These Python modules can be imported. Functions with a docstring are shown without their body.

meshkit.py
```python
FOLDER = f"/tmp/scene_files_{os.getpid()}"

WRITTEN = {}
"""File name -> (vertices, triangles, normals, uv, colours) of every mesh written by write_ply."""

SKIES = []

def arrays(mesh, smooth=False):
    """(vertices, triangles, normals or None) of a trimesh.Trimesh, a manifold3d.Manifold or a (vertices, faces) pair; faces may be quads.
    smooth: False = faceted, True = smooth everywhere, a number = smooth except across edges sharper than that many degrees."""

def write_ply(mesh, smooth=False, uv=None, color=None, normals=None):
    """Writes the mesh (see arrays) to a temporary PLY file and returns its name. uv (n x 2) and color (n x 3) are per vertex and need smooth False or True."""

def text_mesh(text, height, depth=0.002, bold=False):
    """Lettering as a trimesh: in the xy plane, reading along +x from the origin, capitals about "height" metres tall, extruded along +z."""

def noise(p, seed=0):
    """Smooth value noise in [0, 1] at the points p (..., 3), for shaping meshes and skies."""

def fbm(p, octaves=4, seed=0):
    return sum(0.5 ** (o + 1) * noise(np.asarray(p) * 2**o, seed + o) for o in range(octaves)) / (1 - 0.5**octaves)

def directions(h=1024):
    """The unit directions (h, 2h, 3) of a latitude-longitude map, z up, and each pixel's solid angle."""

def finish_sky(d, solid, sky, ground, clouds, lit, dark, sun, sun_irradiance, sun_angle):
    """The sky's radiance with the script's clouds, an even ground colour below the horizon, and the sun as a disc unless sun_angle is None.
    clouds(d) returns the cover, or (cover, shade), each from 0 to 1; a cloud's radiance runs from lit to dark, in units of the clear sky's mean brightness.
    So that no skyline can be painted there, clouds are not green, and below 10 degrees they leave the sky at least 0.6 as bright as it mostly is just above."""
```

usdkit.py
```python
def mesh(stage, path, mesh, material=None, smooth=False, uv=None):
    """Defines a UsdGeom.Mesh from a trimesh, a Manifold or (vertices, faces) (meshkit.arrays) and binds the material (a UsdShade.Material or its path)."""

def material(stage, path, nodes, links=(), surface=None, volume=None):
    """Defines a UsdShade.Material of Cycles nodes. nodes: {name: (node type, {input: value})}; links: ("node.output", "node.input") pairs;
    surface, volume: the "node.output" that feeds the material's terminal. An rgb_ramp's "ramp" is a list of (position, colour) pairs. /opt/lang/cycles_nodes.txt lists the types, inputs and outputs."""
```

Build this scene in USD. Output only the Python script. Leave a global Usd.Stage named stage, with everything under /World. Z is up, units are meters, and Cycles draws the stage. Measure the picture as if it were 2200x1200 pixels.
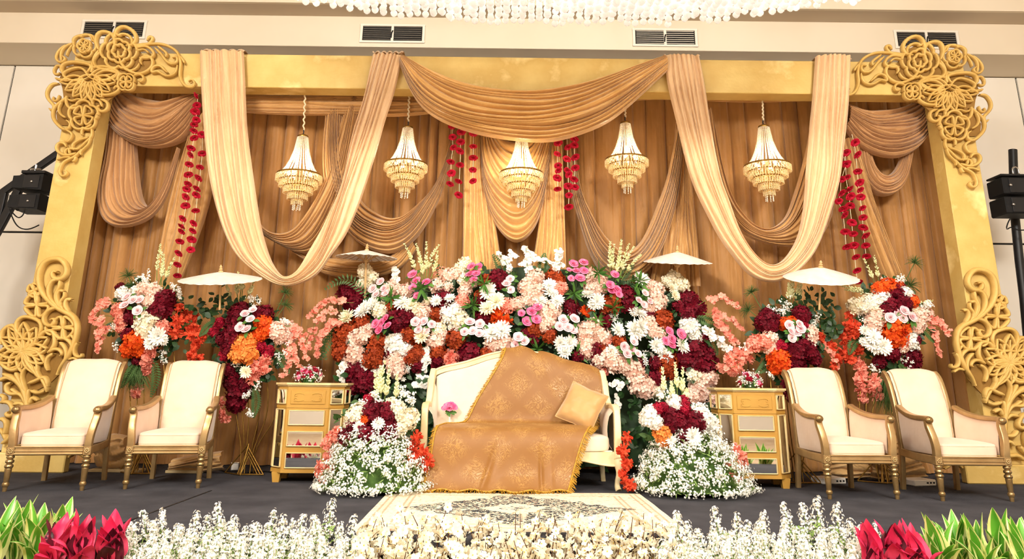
import math, random
import numpy as np, trimesh, usdkit, meshkit
from pxr import Usd, UsdGeom, UsdLux, UsdShade, Gf, Sdf, Vt
from scipy.interpolate import CubicSpline, PchipInterpolator
from shapely.geometry import Polygon, LineString, Point
from shapely.ops import unary_union

stage = Usd.Stage.CreateInMemory()
UsdGeom.Xform.Define(stage, '/World')
UsdGeom.Scope.Define(stage, '/World/Looks')
rng = np.random.default_rng(7)

# ------------------------------------------------------------------ camera
F, CX, CY, W, H = 1600.0, 1100.0, 360.0, 2200.0, 1200.0     # focal length and optical centre in pixels of the cropped photograph
EYE = 0.77                                                  # eye height above the stage floor (z = 0)
TH, RO = math.atan(458 / 1600.0), 0.012                     # pitch up, roll
U0 = np.array([0, -math.sin(TH), math.cos(TH)]); FW = np.array([0, math.cos(TH), math.sin(TH)]); EX = np.array([1.0, 0, 0])
RIGHT = math.cos(RO) * EX + math.sin(RO) * U0
UP = -math.sin(RO) * EX + math.cos(RO) * U0
EYEP = np.array([0, 0, EYE])
cam = UsdGeom.Camera.Define(stage, '/World/camera')
cam.AddTransformOp().Set(Gf.Matrix4d(*RIGHT, 0, *UP, 0, *(-FW), 0, *EYEP, 1))
cam.CreateHorizontalApertureAttr(36.0); cam.CreateVerticalApertureAttr(36.0 * H / W)
cam.CreateFocalLengthAttr(F / W * 36.0)
cam.CreateVerticalApertureOffsetAttr((CY - H / 2) / W * 36.0)
cam.CreateFStopAttr(0.0)
cam.CreateExposureAttr(0.2)
cam.CreateClippingRangeAttr(Gf.Vec2f(0.05, 200))

def ray(x, y):
    dx, dy = (np.asarray(x, float) - CX) / F, (CY - np.asarray(y, float)) / F
    xh = dx * math.cos(RO) - dy * math.sin(RO); yh = dx * math.sin(RO) + dy * math.cos(RO)
    return xh[..., None] * EX + yh[..., None] * U0 + FW

def at(x, y, Y):
    """the point of the plane at depth Y that the photograph shows at pixel x, y"""
    r = ray(x, y); t = np.asarray(Y, float) / r[..., 1]
    return EYEP + r * t[..., None]

def floor_at(x, y, z=0.0):
    r = ray(x, y); t = (z - EYE) / r[..., 2]
    return EYEP + r * t[..., None]

# ------------------------------------------------------------------ chandelier lamp, and unseen lights added for the stage and hall
def rect_light(name, loc, target, w, h, power, col):
    l = UsdLux.RectLight.Define(stage, '/World/' + name)
    l.CreateWidthAttr(w); l.CreateHeightAttr(h); l.CreateIntensityAttr(power); l.CreateColorAttr(Gf.Vec3f(*col)); l.CreateNormalizeAttr(True)
    z = np.array(loc, float) - np.array(target, float); z /= np.linalg.norm(z)
    x = np.cross([0, 0, 1.0] if abs(z[2]) < .99 else [0, 1.0, 0], z); x /= np.linalg.norm(x); y = np.cross(z, x)
    l.AddTransformOp().Set(Gf.Matrix4d(*x, 0, *y, 0, *z, 0, *loc, 1))
    return l
rect_light('chandelier_lamp_panel', (.32, 4.55, 3.78), (.32, 4.55, 0), 4.8, 1.2, 34, (1.0, .95, .86))
rect_light('stage_wash_lamp', (-3.0, -1.2, 4.3), (-2.6, 6.8, 2.9), 1.6, .8, 120, (1.0, .945, .85))  # this pair is added behind the camera for frontal light on the stage
rect_light('stage_wash_lamp_001', (3.0, -1.2, 4.3), (2.6, 6.8, 2.9), 1.6, .8, 120, (1.0, .945, .85))
for i_, (lx, ly) in enumerate([(-4, 0), (4, 0), (0, -3), (-4, -6), (4, -6)]):
    rect_light('ceiling_panel_lamp_%03d' % i_, (lx, ly, 4.9), (lx, ly, 0), 1.4, 1.4, 60, (1.0, .96, .9))  # unseen lights added under the ceiling to brighten walls and hall

# ------------------------------------------------------------------ naming
_used = {}
def numbered(parent, name):
    k = (parent, name); n = _used.get(k, 0); _used[k] = n + 1
    return '%s/%s' % (parent, name if n == 0 else '%s_%03d' % (name, n))
def meta(p, label=None, cat=None, group=None, kind=None):
    for k, v in (('label', label), ('category', cat), ('group', group), ('kind', kind)):
        if v: p.SetCustomDataByKey(k, v)
class Thing:
    """an Xform at the thing's base; parts are given in world coordinates (or local ones) and become its children"""
    def __init__(s, name, label, cat, loc=(0, 0, 0), rotz=0.0, group=None, kind=None):
        s.name = name; s.path = numbered('/World', name); s.loc = np.array(loc, float); s.rot = rotz
        x = UsdGeom.Xform.Define(stage, s.path); x.AddTranslateOp().Set(Gf.Vec3d(*map(float, loc)))
        if rotz: x.AddRotateZOp().Set(math.degrees(rotz))
        s.prim = x.GetPrim(); meta(s.prim, label, cat, group, kind)
    def part(s, name, mesh, mat, smooth=False, world=False, parent=None, label=None, kind=None):
        v, f = mesh.get() if isinstance(mesh, MB) else (mesh if isinstance(mesh, tuple) else (np.array(mesh.vertices), np.array(mesh.faces)))
        v = np.asarray(v, float)
        if world:
            v = v - s.loc
            if s.rot:
                c, n = math.cos(-s.rot), math.sin(-s.rot); v = np.stack([v[:, 0] * c - v[:, 1] * n, v[:, 0] * n + v[:, 1] * c, v[:, 2]], 1)
        p = numbered(parent or s.path, name)
        m = usdkit.mesh(stage, p, (v, f), M[mat], smooth=smooth)
        m.CreateDoubleSidedAttr(True)
        meta(m.GetPrim(), label, None, None, kind)
        return p
    def copy(s, loc, rotz=0.0, label=None, group=None, scale=None):
        was = s.prim.GetCustomData()
        t = Thing.__new__(Thing); t.name = s.name; t.path = numbered('/World', s.name); t.loc = np.array(loc, float); t.rot = rotz
        x = UsdGeom.Xform.Define(stage, t.path); x.AddTranslateOp().Set(Gf.Vec3d(*map(float, loc)))
        x.AddRotateZOp().Set(math.degrees(rotz))
        if scale is not None: x.AddScaleOp().Set(Gf.Vec3f(*((scale,) * 3 if np.ndim(scale) == 0 else scale)))
        # order of the ops is authored here, so that those of the source are not inherited
        t.prim = x.GetPrim(); t.prim.GetReferences().AddInternalReference(s.prim.GetPath()); t.prim.SetInstanceable(True)
        meta(t.prim, label or was['label'], was['category'], group or was.get('group'))
        return t
def solid(name, mesh, mat, label=None, cat=None, group=None, kind=None, smooth=False):
    """a top-level thing that is one mesh"""
    v, f = mesh.get() if isinstance(mesh, MB) else (mesh if isinstance(mesh, tuple) else (np.array(mesh.vertices), np.array(mesh.faces)))
    m = usdkit.mesh(stage, numbered('/World', name), (v, f), M[mat], smooth=smooth); m.CreateDoubleSidedAttr(True)
    meta(m.GetPrim(), label, cat, group, kind)
    return m
def sub(parent, name, mesh, mat, smooth=False):
    v, f = mesh.get() if isinstance(mesh, MB) else mesh
    m = usdkit.mesh(stage, numbered(str(parent), name), (v, f), M[mat], smooth=smooth); m.CreateDoubleSidedAttr(True)
    return m

# ------------------------------------------------------------------ mesh helpers
class MB:
    def __init__(s): s.v, s.f, s.n = [], [], 0
    def add(s, v, f):
        v = np.asarray(v, float); f = np.asarray(f, int)
        if f.shape[1] == 4: f = np.vstack([f[:, [0, 1, 2]], f[:, [0, 2, 3]]])
        s.v.append(v); s.f.append(f + s.n); s.n += len(v); return s
    def mesh(s, m): return s.add(*m) if isinstance(m, tuple) else s.add(m.vertices, m.faces)
    def get(s): return np.vstack(s.v), np.vstack(s.f)
def many(v, f, mats, offs):
    """copies of (v, f): mats n x 3 x 3 (rows applied as v @ m.T), offs n x 3"""
    v = np.asarray(v, float); f = np.asarray(f, int)
    P = np.einsum('nij,vj->nvi', mats, v) + np.asarray(offs)[:, None]
    Fs = f[None] + (np.arange(len(P)) * len(v))[:, None, None]
    return P.reshape(-1, 3), Fs.reshape(-1, f.shape[1])
def box(c, s, b=0.0):
    c, s = np.array(c, float), np.array(s, float) / 2
    if b <= 0:
        v = np.array([[x, y, z] for x in (-1, 1) for y in (-1, 1) for z in (-1, 1)]) * s + c
        f = [[0, 1, 3, 2], [4, 6, 7, 5], [0, 4, 5, 1], [2, 3, 7, 6], [0, 2, 6, 4], [1, 5, 7, 3]]
        f = np.array(f); return v, np.vstack([f[:, [0, 1, 2]], f[:, [0, 2, 3]]])
    b = min(b, s.min() * .95); pts = []
    for sx in (-1, 1):
        for sy in (-1, 1):
            for sz in (-1, 1):
                for k in range(3):
                    d = s - b; d = d.copy(); d[k] = s[k]; pts.append(np.array([sx, sy, sz]) * d)
    h = trimesh.convex.convex_hull(np.array(pts) + c)
    return np.array(h.vertices), np.array(h.faces)
def boxes(l, b=0.0):
    m = MB()
    for c, s in l: m.add(*box(c, s, b))
    return m
def grid(P, closeu=False, closev=False):
    """P: nu x nv x 3 -> mesh"""
    nu, nv = P.shape[:2]; i, j = np.meshgrid(np.arange(nu if closeu else nu - 1), np.arange(nv if closev else nv - 1), indexing='ij')
    a = i * nv + j; b = ((i + 1) % nu) * nv + j; c = ((i + 1) % nu) * nv + (j + 1) % nv; d = i * nv + (j + 1) % nv
    q = np.stack([a, b, c, d], -1).reshape(-1, 4)
    return P.reshape(-1, 3), np.vstack([q[:, [0, 1, 2]], q[:, [0, 2, 3]]])
def spline(pts, n, closed=False):
    p = np.asarray(pts, float)
    if closed: p = np.vstack([p, p[:1]])
    d = np.r_[0, np.cumsum(np.sqrt(np.linalg.norm(np.diff(p, axis=0), axis=1)) + 1e-9)]
    t = np.linspace(0, d[-1], n + 1)[:-1] if closed else np.linspace(0, d[-1], n)
    if len(p) == 2: return p[0] + (p[1] - p[0]) * (t / d[-1])[:, None]
    dense = CubicSpline(d, p, bc_type='periodic' if closed else 'natural')(np.linspace(0, d[-1], max(400, 4 * n)))
    L = np.r_[0, np.cumsum(np.linalg.norm(np.diff(dense, axis=0), axis=1))]
    s = np.linspace(0, L[-1], n + 1)[:-1] if closed else np.linspace(0, L[-1], n)
    return np.stack([np.interp(s, L, dense[:, k]) for k in range(p.shape[1])], 1)
def frames(p, up=None):
    t = np.gradient(p, axis=0); t /= np.linalg.norm(t, axis=1, keepdims=True) + 1e-12
    ref = np.array(up if up is not None else ([0, 0, 1.0] if np.abs(t[:, 2]).mean() < .8 else [0, 1.0, 0]))
    a = np.cross(t, ref); a /= np.linalg.norm(a, axis=1, keepdims=True) + 1e-12
    return t, a, np.cross(a, t)
def tube(p, r, sides=8, caps=True, up=None, rb=None):
    """rb: second radius along the up direction"""
    p = np.asarray(p, float); t, a, b = frames(p, up); n = len(p)
    r = np.broadcast_to(r, (n,)); rb = r if rb is None else np.broadcast_to(rb, (n,))
    g = np.arange(sides) * 2 * np.pi / sides
    P = p[:, None] + r[:, None, None] * np.cos(g)[None, :, None] * a[:, None] + rb[:, None, None] * np.sin(g)[None, :, None] * b[:, None]
    v, f = grid(P, closev=True)
    if caps:
        k = len(v); v = np.vstack([v, p[:1], p[-1:]]); j = np.arange(sides)
        f = np.vstack([f, np.stack([np.full(sides, k), (j + 1) % sides, j], 1), np.stack([np.full(sides, k + 1), (n - 1) * sides + j, (n - 1) * sides + (j + 1) % sides], 1)])
    return v, f
def lathe(prof, sides=16, c=(0, 0, 0)):
    """prof: (r, z) pairs"""
    q = np.asarray(prof, float); g = np.arange(sides) * 2 * np.pi / sides
    P = np.stack([q[:, 0][:, None] * np.cos(g), q[:, 0][:, None] * np.sin(g), np.repeat(q[:, 1][:, None], sides, 1)], -1) + np.array(c, float)
    return grid(P, closev=True)
def prism(poly, d, c=(0, 0, 0), plane='xz'):
    """a shapely polygon in x, z extruded over y from c[1] to c[1] + d"""
    m = MB()
    for g in getattr(poly, 'geoms', [poly]):
        if g.is_empty or g.area < 1e-7: continue
        t = trimesh.creation.extrude_polygon(g, d, engine='earcut'); v = np.array(t.vertices)
        v = v[:, [0, 2, 1]] if plane == 'xz' else v
        if plane == 'yz': v = np.array(t.vertices)[:, [2, 0, 1]]
        m.add(v + np.array(c), np.array(t.faces)[:, ::-1] if plane == 'xz' else t.faces)
    return m.get()
def rotm(axis, ang):
    return trimesh.transformations.rotation_matrix(ang, axis)[:3, :3]
def bases(n, spin=None, r=rng):
    """rotations that turn +z into each direction n (with a spin about it)"""
    n = np.asarray(n, float); n = n / np.linalg.norm(n, axis=1, keepdims=True)
    ref = np.where(np.abs(n[:, 2:]) < .9, [[0, 0, 1.0]], [[1.0, 0, 0]])
    a = np.cross(ref, n); a /= np.linalg.norm(a, axis=1, keepdims=True); b = np.cross(n, a)
    s = r.uniform(0, 2 * np.pi, len(n)) if spin is None else np.broadcast_to(spin, (len(n),))
    c, d = np.cos(s)[:, None], np.sin(s)[:, None]
    return np.stack([a * c + b * d, b * c - a * d, n], 2)

# ------------------------------------------------------------------ materials
def lin(h):
    c = np.array([int(h[i:i + 2], 16) for i in (1, 3, 5)]) / 255.0
    return tuple(np.where(c <= .04045, c / 12.92, ((c + .055) / 1.055) ** 2.4))
M = {}
def mat(name, c1, c2=None, rough=.6, scale=6.0, metallic=0.0, spec=.3, bump=0.0, bscale=60.0, sheen=0.0, detail=3.0, stretch=None, lo=.35, hi=.65, transl=0.0, rnd=0.0, emit=0.0, bdist=.01, coat=0.0, c3=None):
    """principled with a two-tone noise, a fine bump, an optional translucent share and a per-object shift of tone"""
    a = lin(c1) if isinstance(c1, str) else c1; b = a if c2 is None else (lin(c2) if isinstance(c2, str) else c2)
    ramp = [(lo, a), (hi, b)] + ([(min(1, hi + .12), lin(c3))] if c3 else [])
    N = {'tc': ('texture_coordinate', {}), 'mp': ('mapping', {'scale': stretch or (1, 1, 1)}),
         'n': ('noise_texture', {'scale': scale, 'detail': detail, 'roughness': .55}),
         'r': ('rgb_ramp', {'ramp': ramp}),
         'p': ('principled_bsdf', {'roughness': rough, 'metallic': metallic, 'specular_ior_level': spec, 'sheen_weight': sheen, 'coat_weight': coat, 'coat_roughness': .15})}
    L = [('tc.object', 'mp.vector'), ('mp.vector', 'n.vector'), ('n.fac', 'r.fac')]
    col = 'r.color'
    if rnd:
        N['oi'] = ('object_info', {}); N['mr'] = ('map_range', {'from_min': 0., 'from_max': 1., 'to_min': 1 - rnd, 'to_max': 1 + rnd}); N['hs'] = ('hsv', {'hue': .5, 'saturation': 1., 'fac': 1.})
        L += [('oi.random', 'mr.value'), ('mr.result', 'hs.value'), (col, 'hs.color')]; col = 'hs.color'
    L.append((col, 'p.base_color'))
    if bump:
        N['bn'] = ('noise_texture', {'scale': bscale, 'detail': 3.0}); N['b'] = ('bump', {'strength': bump, 'distance': bdist})
        L += [('mp.vector', 'bn.vector'), ('bn.fac', 'b.height'), ('b.normal', 'p.normal')]
    if emit:
        L.append((col, 'p.emission_color')); N['p'][1]['emission_strength'] = emit
    out = 'p.BSDF'
    if transl:
        N['t'] = ('translucent_bsdf', {}); N['m'] = ('mix_closure', {'fac': transl})
        L += [(col, 't.color'), ('p.BSDF', 'm.closure1'), ('t.BSDF', 'm.closure2')]; out = 'm.closure'
    M[name] = usdkit.material(stage, '/World/Looks/' + name, N, L, surface=out)
# setting
mat('wall_paint', '#efe9df', '#e9e2d6', rough=.7, scale=1.2, spec=.2)
mat('soffit_paint', '#e6d9c4', '#e0d2bb', rough=.75, scale=.8, spec=.15)
mat('ceiling_paint', '#cfc0ab', '#c8b8a2', rough=.8, scale=.8, spec=.1)
mat('joint_black', '#141210', rough=.6)
mat('room_paint', '#ebe4d8', '#e3dacb', rough=.8, scale=.6, spec=.1)
mat('stage_carpet', '#3f3e42', '#4d4c50', rough=.95, scale=3.0, spec=.05, bump=.5, bscale=220, c3='#605f63', detail=6)
mat('hall_carpet', '#c4ad90', '#b49a7c', rough=.95, scale=4, spec=.05)
mat('black_metal', '#131315', '#1b1b1e', rough=.45, scale=9, spec=.4)
mat('black_box', '#0d0d0f', '#141416', rough=.6, scale=9, spec=.3, bump=.3, bscale=300)
mat('steel', '#c9c9c9', rough=.25, metallic=1.0)
mat('vent_dark', '#23201d', rough=.8)
mat('vent_white', '#ece4d6', rough=.5)
mat('vent_slat', '#8a8378', '#7b746a', rough=.5)
# decoration
mat('gold_paint', '#d6b970', '#c8a65c', rough=.5, scale=2.2, spec=.35, bump=.15, bscale=35, c3='#efd894', detail=8, lo=.36, hi=.56)
mat('carved_ground', '#7f5d26', '#967036', rough=.6, scale=6, spec=.25, detail=5)  # crevice shade put into the board colour, so the relief looks deeper
mat('carved_gold', '#c39d52', '#d3ae64', rough=.5, scale=7, spec=.35, bump=.2, bscale=50, detail=5)
def cloth(name, c1, c2, rough=.52, sheen=.35, wr=.35):
    mat(name, c1, c2, rough=rough, scale=5.0, spec=.25, sheen=sheen, bump=wr, bscale=22.0, bdist=.02, transl=.08, stretch=(1, 1, .45))
cloth('cloth_back', '#b17f47', '#a07039')
cloth('cloth_inner', '#c4955a', '#b5864c', rough=.42)
cloth('cloth_front', '#e3bf92', '#dbb384', rough=.4, wr=.5)
cloth('cloth_centre', '#e0b06c', '#d6a45e', rough=.28)
cloth('cloth_side', '#c0905f', '#b48454', rough=.45)
mat('cloth_floor', '#d9b27a', '#c99e64', rough=.38, scale=5, spec=.3, bump=.4, bscale=25, sheen=.3)
mat('red_petal', '#c01030', '#e0244a', rough=.6, scale=40, transl=.15)
mat('string', '#dccba8', rough=.7)
mat('stem_green', '#6d7f3a', '#56682c', rough=.6, scale=20)
mat('brass', '#a8833f', '#8c6a30', rough=.35, metallic=.8, scale=20)
mat('bead', '#fffcf4', '#fff4de', rough=.12, scale=60, spec=.8, transl=.35)
mat('bead_gold', '#fae6ba', '#ecd096', rough=.15, scale=60, spec=.8, transl=.3)
mat('crystal', '#ffffff', '#fdfcf8', rough=.08, scale=50, spec=.9, transl=.5, emit=.22)  # emission added so the crystals look lit; they are no lamps themselves
mat('bulb', '#fff1cf', rough=.4, emit=14.0)
mat('paper', '#f4ede4', '#ece2d6', rough=.75, scale=12, transl=.25)
mat('bamboo', '#c9a878', '#b8935f', rough=.5, scale=20)
# furniture
mat('upholstery', '#e6cdb6', '#dfc3aa', rough=.75, scale=4, spec=.2, sheen=.3, bump=.15, bscale=14, bdist=.02)
mat('upholstery_sofa', '#e6d4be', '#dfcab0', rough=.75, scale=4, spec=.2, sheen=.3, bump=.1, bscale=14, bdist=.02)
mat('chair_gold', '#b99a6a', '#a8885a', rough=.35, scale=10, metallic=.55, spec=.4, bump=.05, bscale=60)
mat('leg_gold', '#a88a5c', '#8e7248', rough=.3, scale=14, metallic=.7, spec=.4)
mat('piping', '#b89a72', rough=.6)
mat('sofa_wood', '#ead9b0', '#dcc592', rough=.42, scale=6, spec=.4, c3='#c9a760', detail=6)
mat('cabinet_gold', '#bd9040', '#b18438', rough=.42, scale=3, spec=.4, stretch=(1, 1, .3), detail=5)
mat('frame_cream', '#dcc592', '#cdb279', rough=.4, scale=8)
mat('mirror', (.93, .94, .93), rough=.02, metallic=1.0)
mat('fringe_gold', '#c99a34', '#a97a20', rough=.5, scale=60, spec=.4)
mat('plastic_white', '#eeeae2', rough=.4)
mat('cable_black', '#111111', rough=.5)
mat('board', '#c8b48c', '#b59e72', rough=.6)
def velvet(name, c1, c2, c3):
    """woven damask: scroll medallions of a lighter, shinier thread, laid out in the cloth's own coordinates (primvar st)"""
    N = {'uv': ('uvmap', {'attribute': 'st'}), 'um': ('mapping', {'rotation': (0, 0, .785)}), 'v': ('voronoi_texture', {'dimensions': '2D', 'feature': 'f1', 'metric': 'chebychev', 'scale': 4.2, 'randomness': 0.0}),
         'w': ('noise_texture', {'dimensions': '2D', 'scale': 17.0, 'detail': 1.2, 'distortion': 3.2}), 'rw': ('rgb_ramp', {'ramp': [(.40, (0, 0, 0)), (.46, (1, 1, 1)), (.54, (1, 1, 1)), (.60, (0, 0, 0))]}),
         'rv': ('rgb_ramp', {'ramp': [(.22, (1, 1, 1)), (.43, (0, 0, 0))]}), 'mk': ('mix', {'mix_type': 'multiply', 'fac': 1.0}),
         'c': ('mix', {'mix_type': 'mix', 'color1': lin(c1), 'color2': lin(c3)}), 'bw': ('rgb_to_bw', {}), 'n': ('noise_texture', {'scale': 3.0}),
         'rr': ('map_range', {'to_min': .5, 'to_max': .33}), 'p': ('principled_bsdf', {'specular_ior_level': .35, 'sheen_weight': .25, 'sheen_tint': lin(c2)}), 'b': ('bump', {'strength': .25, 'distance': .004})}
    L = [('uv.UV', 'um.vector'), ('um.vector', 'v.vector'), ('uv.UV', 'w.vector'), ('w.fac', 'rw.fac'), ('v.distance', 'rv.fac'), ('rw.color', 'mk.color1'), ('rv.color', 'mk.color2'), ('mk.color', 'bw.color'), ('bw.val', 'c.fac'),
         ('c.color', 'p.base_color'), ('bw.val', 'rr.value'), ('rr.result', 'p.roughness'), ('bw.val', 'b.height'), ('b.normal', 'p.normal')]
    M[name] = usdkit.material(stage, '/World/Looks/' + name, N, L, surface='p.BSDF')
velvet('damask', '#8f6230', '#d8b070', '#a87d42')
mat('cushion_velvet', '#c29a62', '#b58a52', rough=.45, scale=4, sheen=.5, spec=.3, bump=.2, bscale=9, bdist=.03)
# flowers: name -> petals' two tones
PET = {'D': ('#7a0d24', '#5a0719'), 'T': ('#b24a22', '#8f3416'), 'O': ('#f0641e', '#e04a18'), 'A': ('#f5a054', '#ee8a3c'), 'S': ('#fbab96', '#f5917e'), 'B': ('#fbe0d0', '#f6cdba'),
       'W': ('#fdfbf4', '#f5f1e6'), 'C': ('#fdf5e0', '#f6ebcb'), 'P': ('#ee5f92', '#f791b4'), 'p': ('#fac9cf', '#f9dcdc'), 'R': ('#b01634', '#8e0e28'), 'K': ('#e85f3c', '#d8452c'), 'Y': ('#d8d69a', '#e6e4b6'), 'V': ('#f0efc8', '#dfe0a8')}
for k_, (a_, b_) in PET.items():
    mat('petal_' + {'p': 'pale', 'P': 'pink'}.get(k_, k_), a_, b_, rough=.65, scale=25, spec=.2, transl=.2, rnd=.06, lo=.4, hi=.6)
def PM(k): return 'petal_' + {'p': 'pale', 'P': 'pink'}.get(k, k)
mat('eye_yellow', '#e6c24a', rough=.7)
mat('leaf_dark', '#1f3a1c', '#2c4c22', rough=.45, scale=9, spec=.4, transl=.15, rnd=.2)
mat('leaf_mid', '#3f6b2a', '#578436', rough=.5, scale=9, spec=.35, transl=.2, rnd=.2)
mat('leaf_fern', '#4a6a34', '#3a5628', rough=.55, scale=9, transl=.2, rnd=.15)
mat('leaf_hair', '#56743a', '#3f5a2a', rough=.6, scale=6, transl=.15)
mat('gyp_white', '#fffdf6', '#f7f3e6', rough=.7, scale=30, transl=.2)
mat('gyp_stem', '#7f9a50', '#64803a', rough=.6, scale=9)
mat('gyp_core', '#2f4a1c', '#4c6a2c', rough=.8, scale=14, transl=.1)
mat('twig_brown', '#4a3020', '#5d3d28', rough=.7, scale=20)
mat('cordyline', '#d42452', '#f0567c', rough=.4, scale=5, spec=.4, transl=.2, rnd=.2, c3='#a01a3c')
mat('cordyline_dark', '#4a1422', '#6a1c2c', rough=.4, scale=6, spec=.4, transl=.15, c3='#2c2a1a')
# ------------------------------------------------------------------ the hall
def struct(name, mesh, m, label=None): return solid(name, mesh, m, label, None, None, 'structure')
YW, YS, ZS, ZT = 8.5, 7.85, 4.44, 4.82     # wall, soffit front, soffit underside, ceiling
RX, RB, ZF = 9.0, -10.0, -0.70             # half width of the hall, its rear end, the hall's floor
struct('floor', box((0, (RB + 9) / 2, ZF - .05), (2 * RX, 9 - RB, .1)), 'hall_carpet')
stage_t = Thing('stage_platform', 'low stage platform covered in dark grey carpet under the sofa and armchairs', 'stage', (0, 6.35, ZF), kind='structure')
stage_t.part('stage_deck', box((0, 6.35, -.05), (2 * RX - .1, 4.25, .1), .012), 'stage_carpet', world=True)
stage_t.part('stage_skirt', box((0, 4.30, (ZF - .1) / 2), (2 * RX - .1, .06, -ZF - .1)), 'black_box', world=True)
stage_t.part('carpet_seam', box((-2.1, 5.0, .001), (.012, 1.4, .003)), 'black_box', world=True)
# back wall: a dark carrier and pale panels with open joints
wall = Thing('wall_back', 'pale cream panelled rear wall with black joints behind the gold frame', 'wall', (0, YW + .1, ZF), kind='structure')
wall.part('backing', box((0, YW + .06, 2.2), (2 * RX, .08, 5.9)), 'joint_black', world=True)
xj = [float(at(14, 230, YW)[0]), float(at(2190, 210, YW)[0])]
zj = float(at(1100, 511, YW)[2])
xs = [-RX, xj[0], -2.4, 0.0, 2.4, xj[1], RX]
for i in range(len(xs) - 1):
    for (z0, z1) in ((ZF, zj), (zj, ZS)):
        wall.part('wall_panel', box(((xs[i] + xs[i + 1]) / 2, YW + .01, (z0 + z1) / 2), (xs[i + 1] - xs[i] - .022, .03, z1 - z0 - .022), .003), 'wall_paint', world=True)
struct('trim_1', box((0, (YS + 9) / 2, (ZS + ZT) / 2 + .05), (2 * RX, 9 - YS, ZT - ZS + .1), .004), 'soffit_paint', 'cream soffit band that carries the air vents')
YT = 7.57
struct('ceiling', MB().add(*box((0, (YT + 9) / 2, ZT + .03), (2 * RX, 9 - YT, .06))).add(*box((0, (RB + YT) / 2, 4.98 + .03), (2 * RX, YT - RB, .06))), 'ceiling_paint')
struct('trim_2', box((0, YT - .02, (ZT + 4.98) / 2), (2 * RX, .04, 4.98 - ZT)), 'soffit_paint', 'cream step of the ceiling tray')
for s_, nm in ((-1, 'left'), (1, 'right')):
    struct('wall_' + nm, box((s_ * (RX + .05), (RB + 9) / 2, 2.2), (.1, 9 - RB, 5.9)), 'room_paint')
struct('wall_rear', box((0, RB - .05, 2.2), (2 * RX, .1, 5.9)), 'room_paint')

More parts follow.
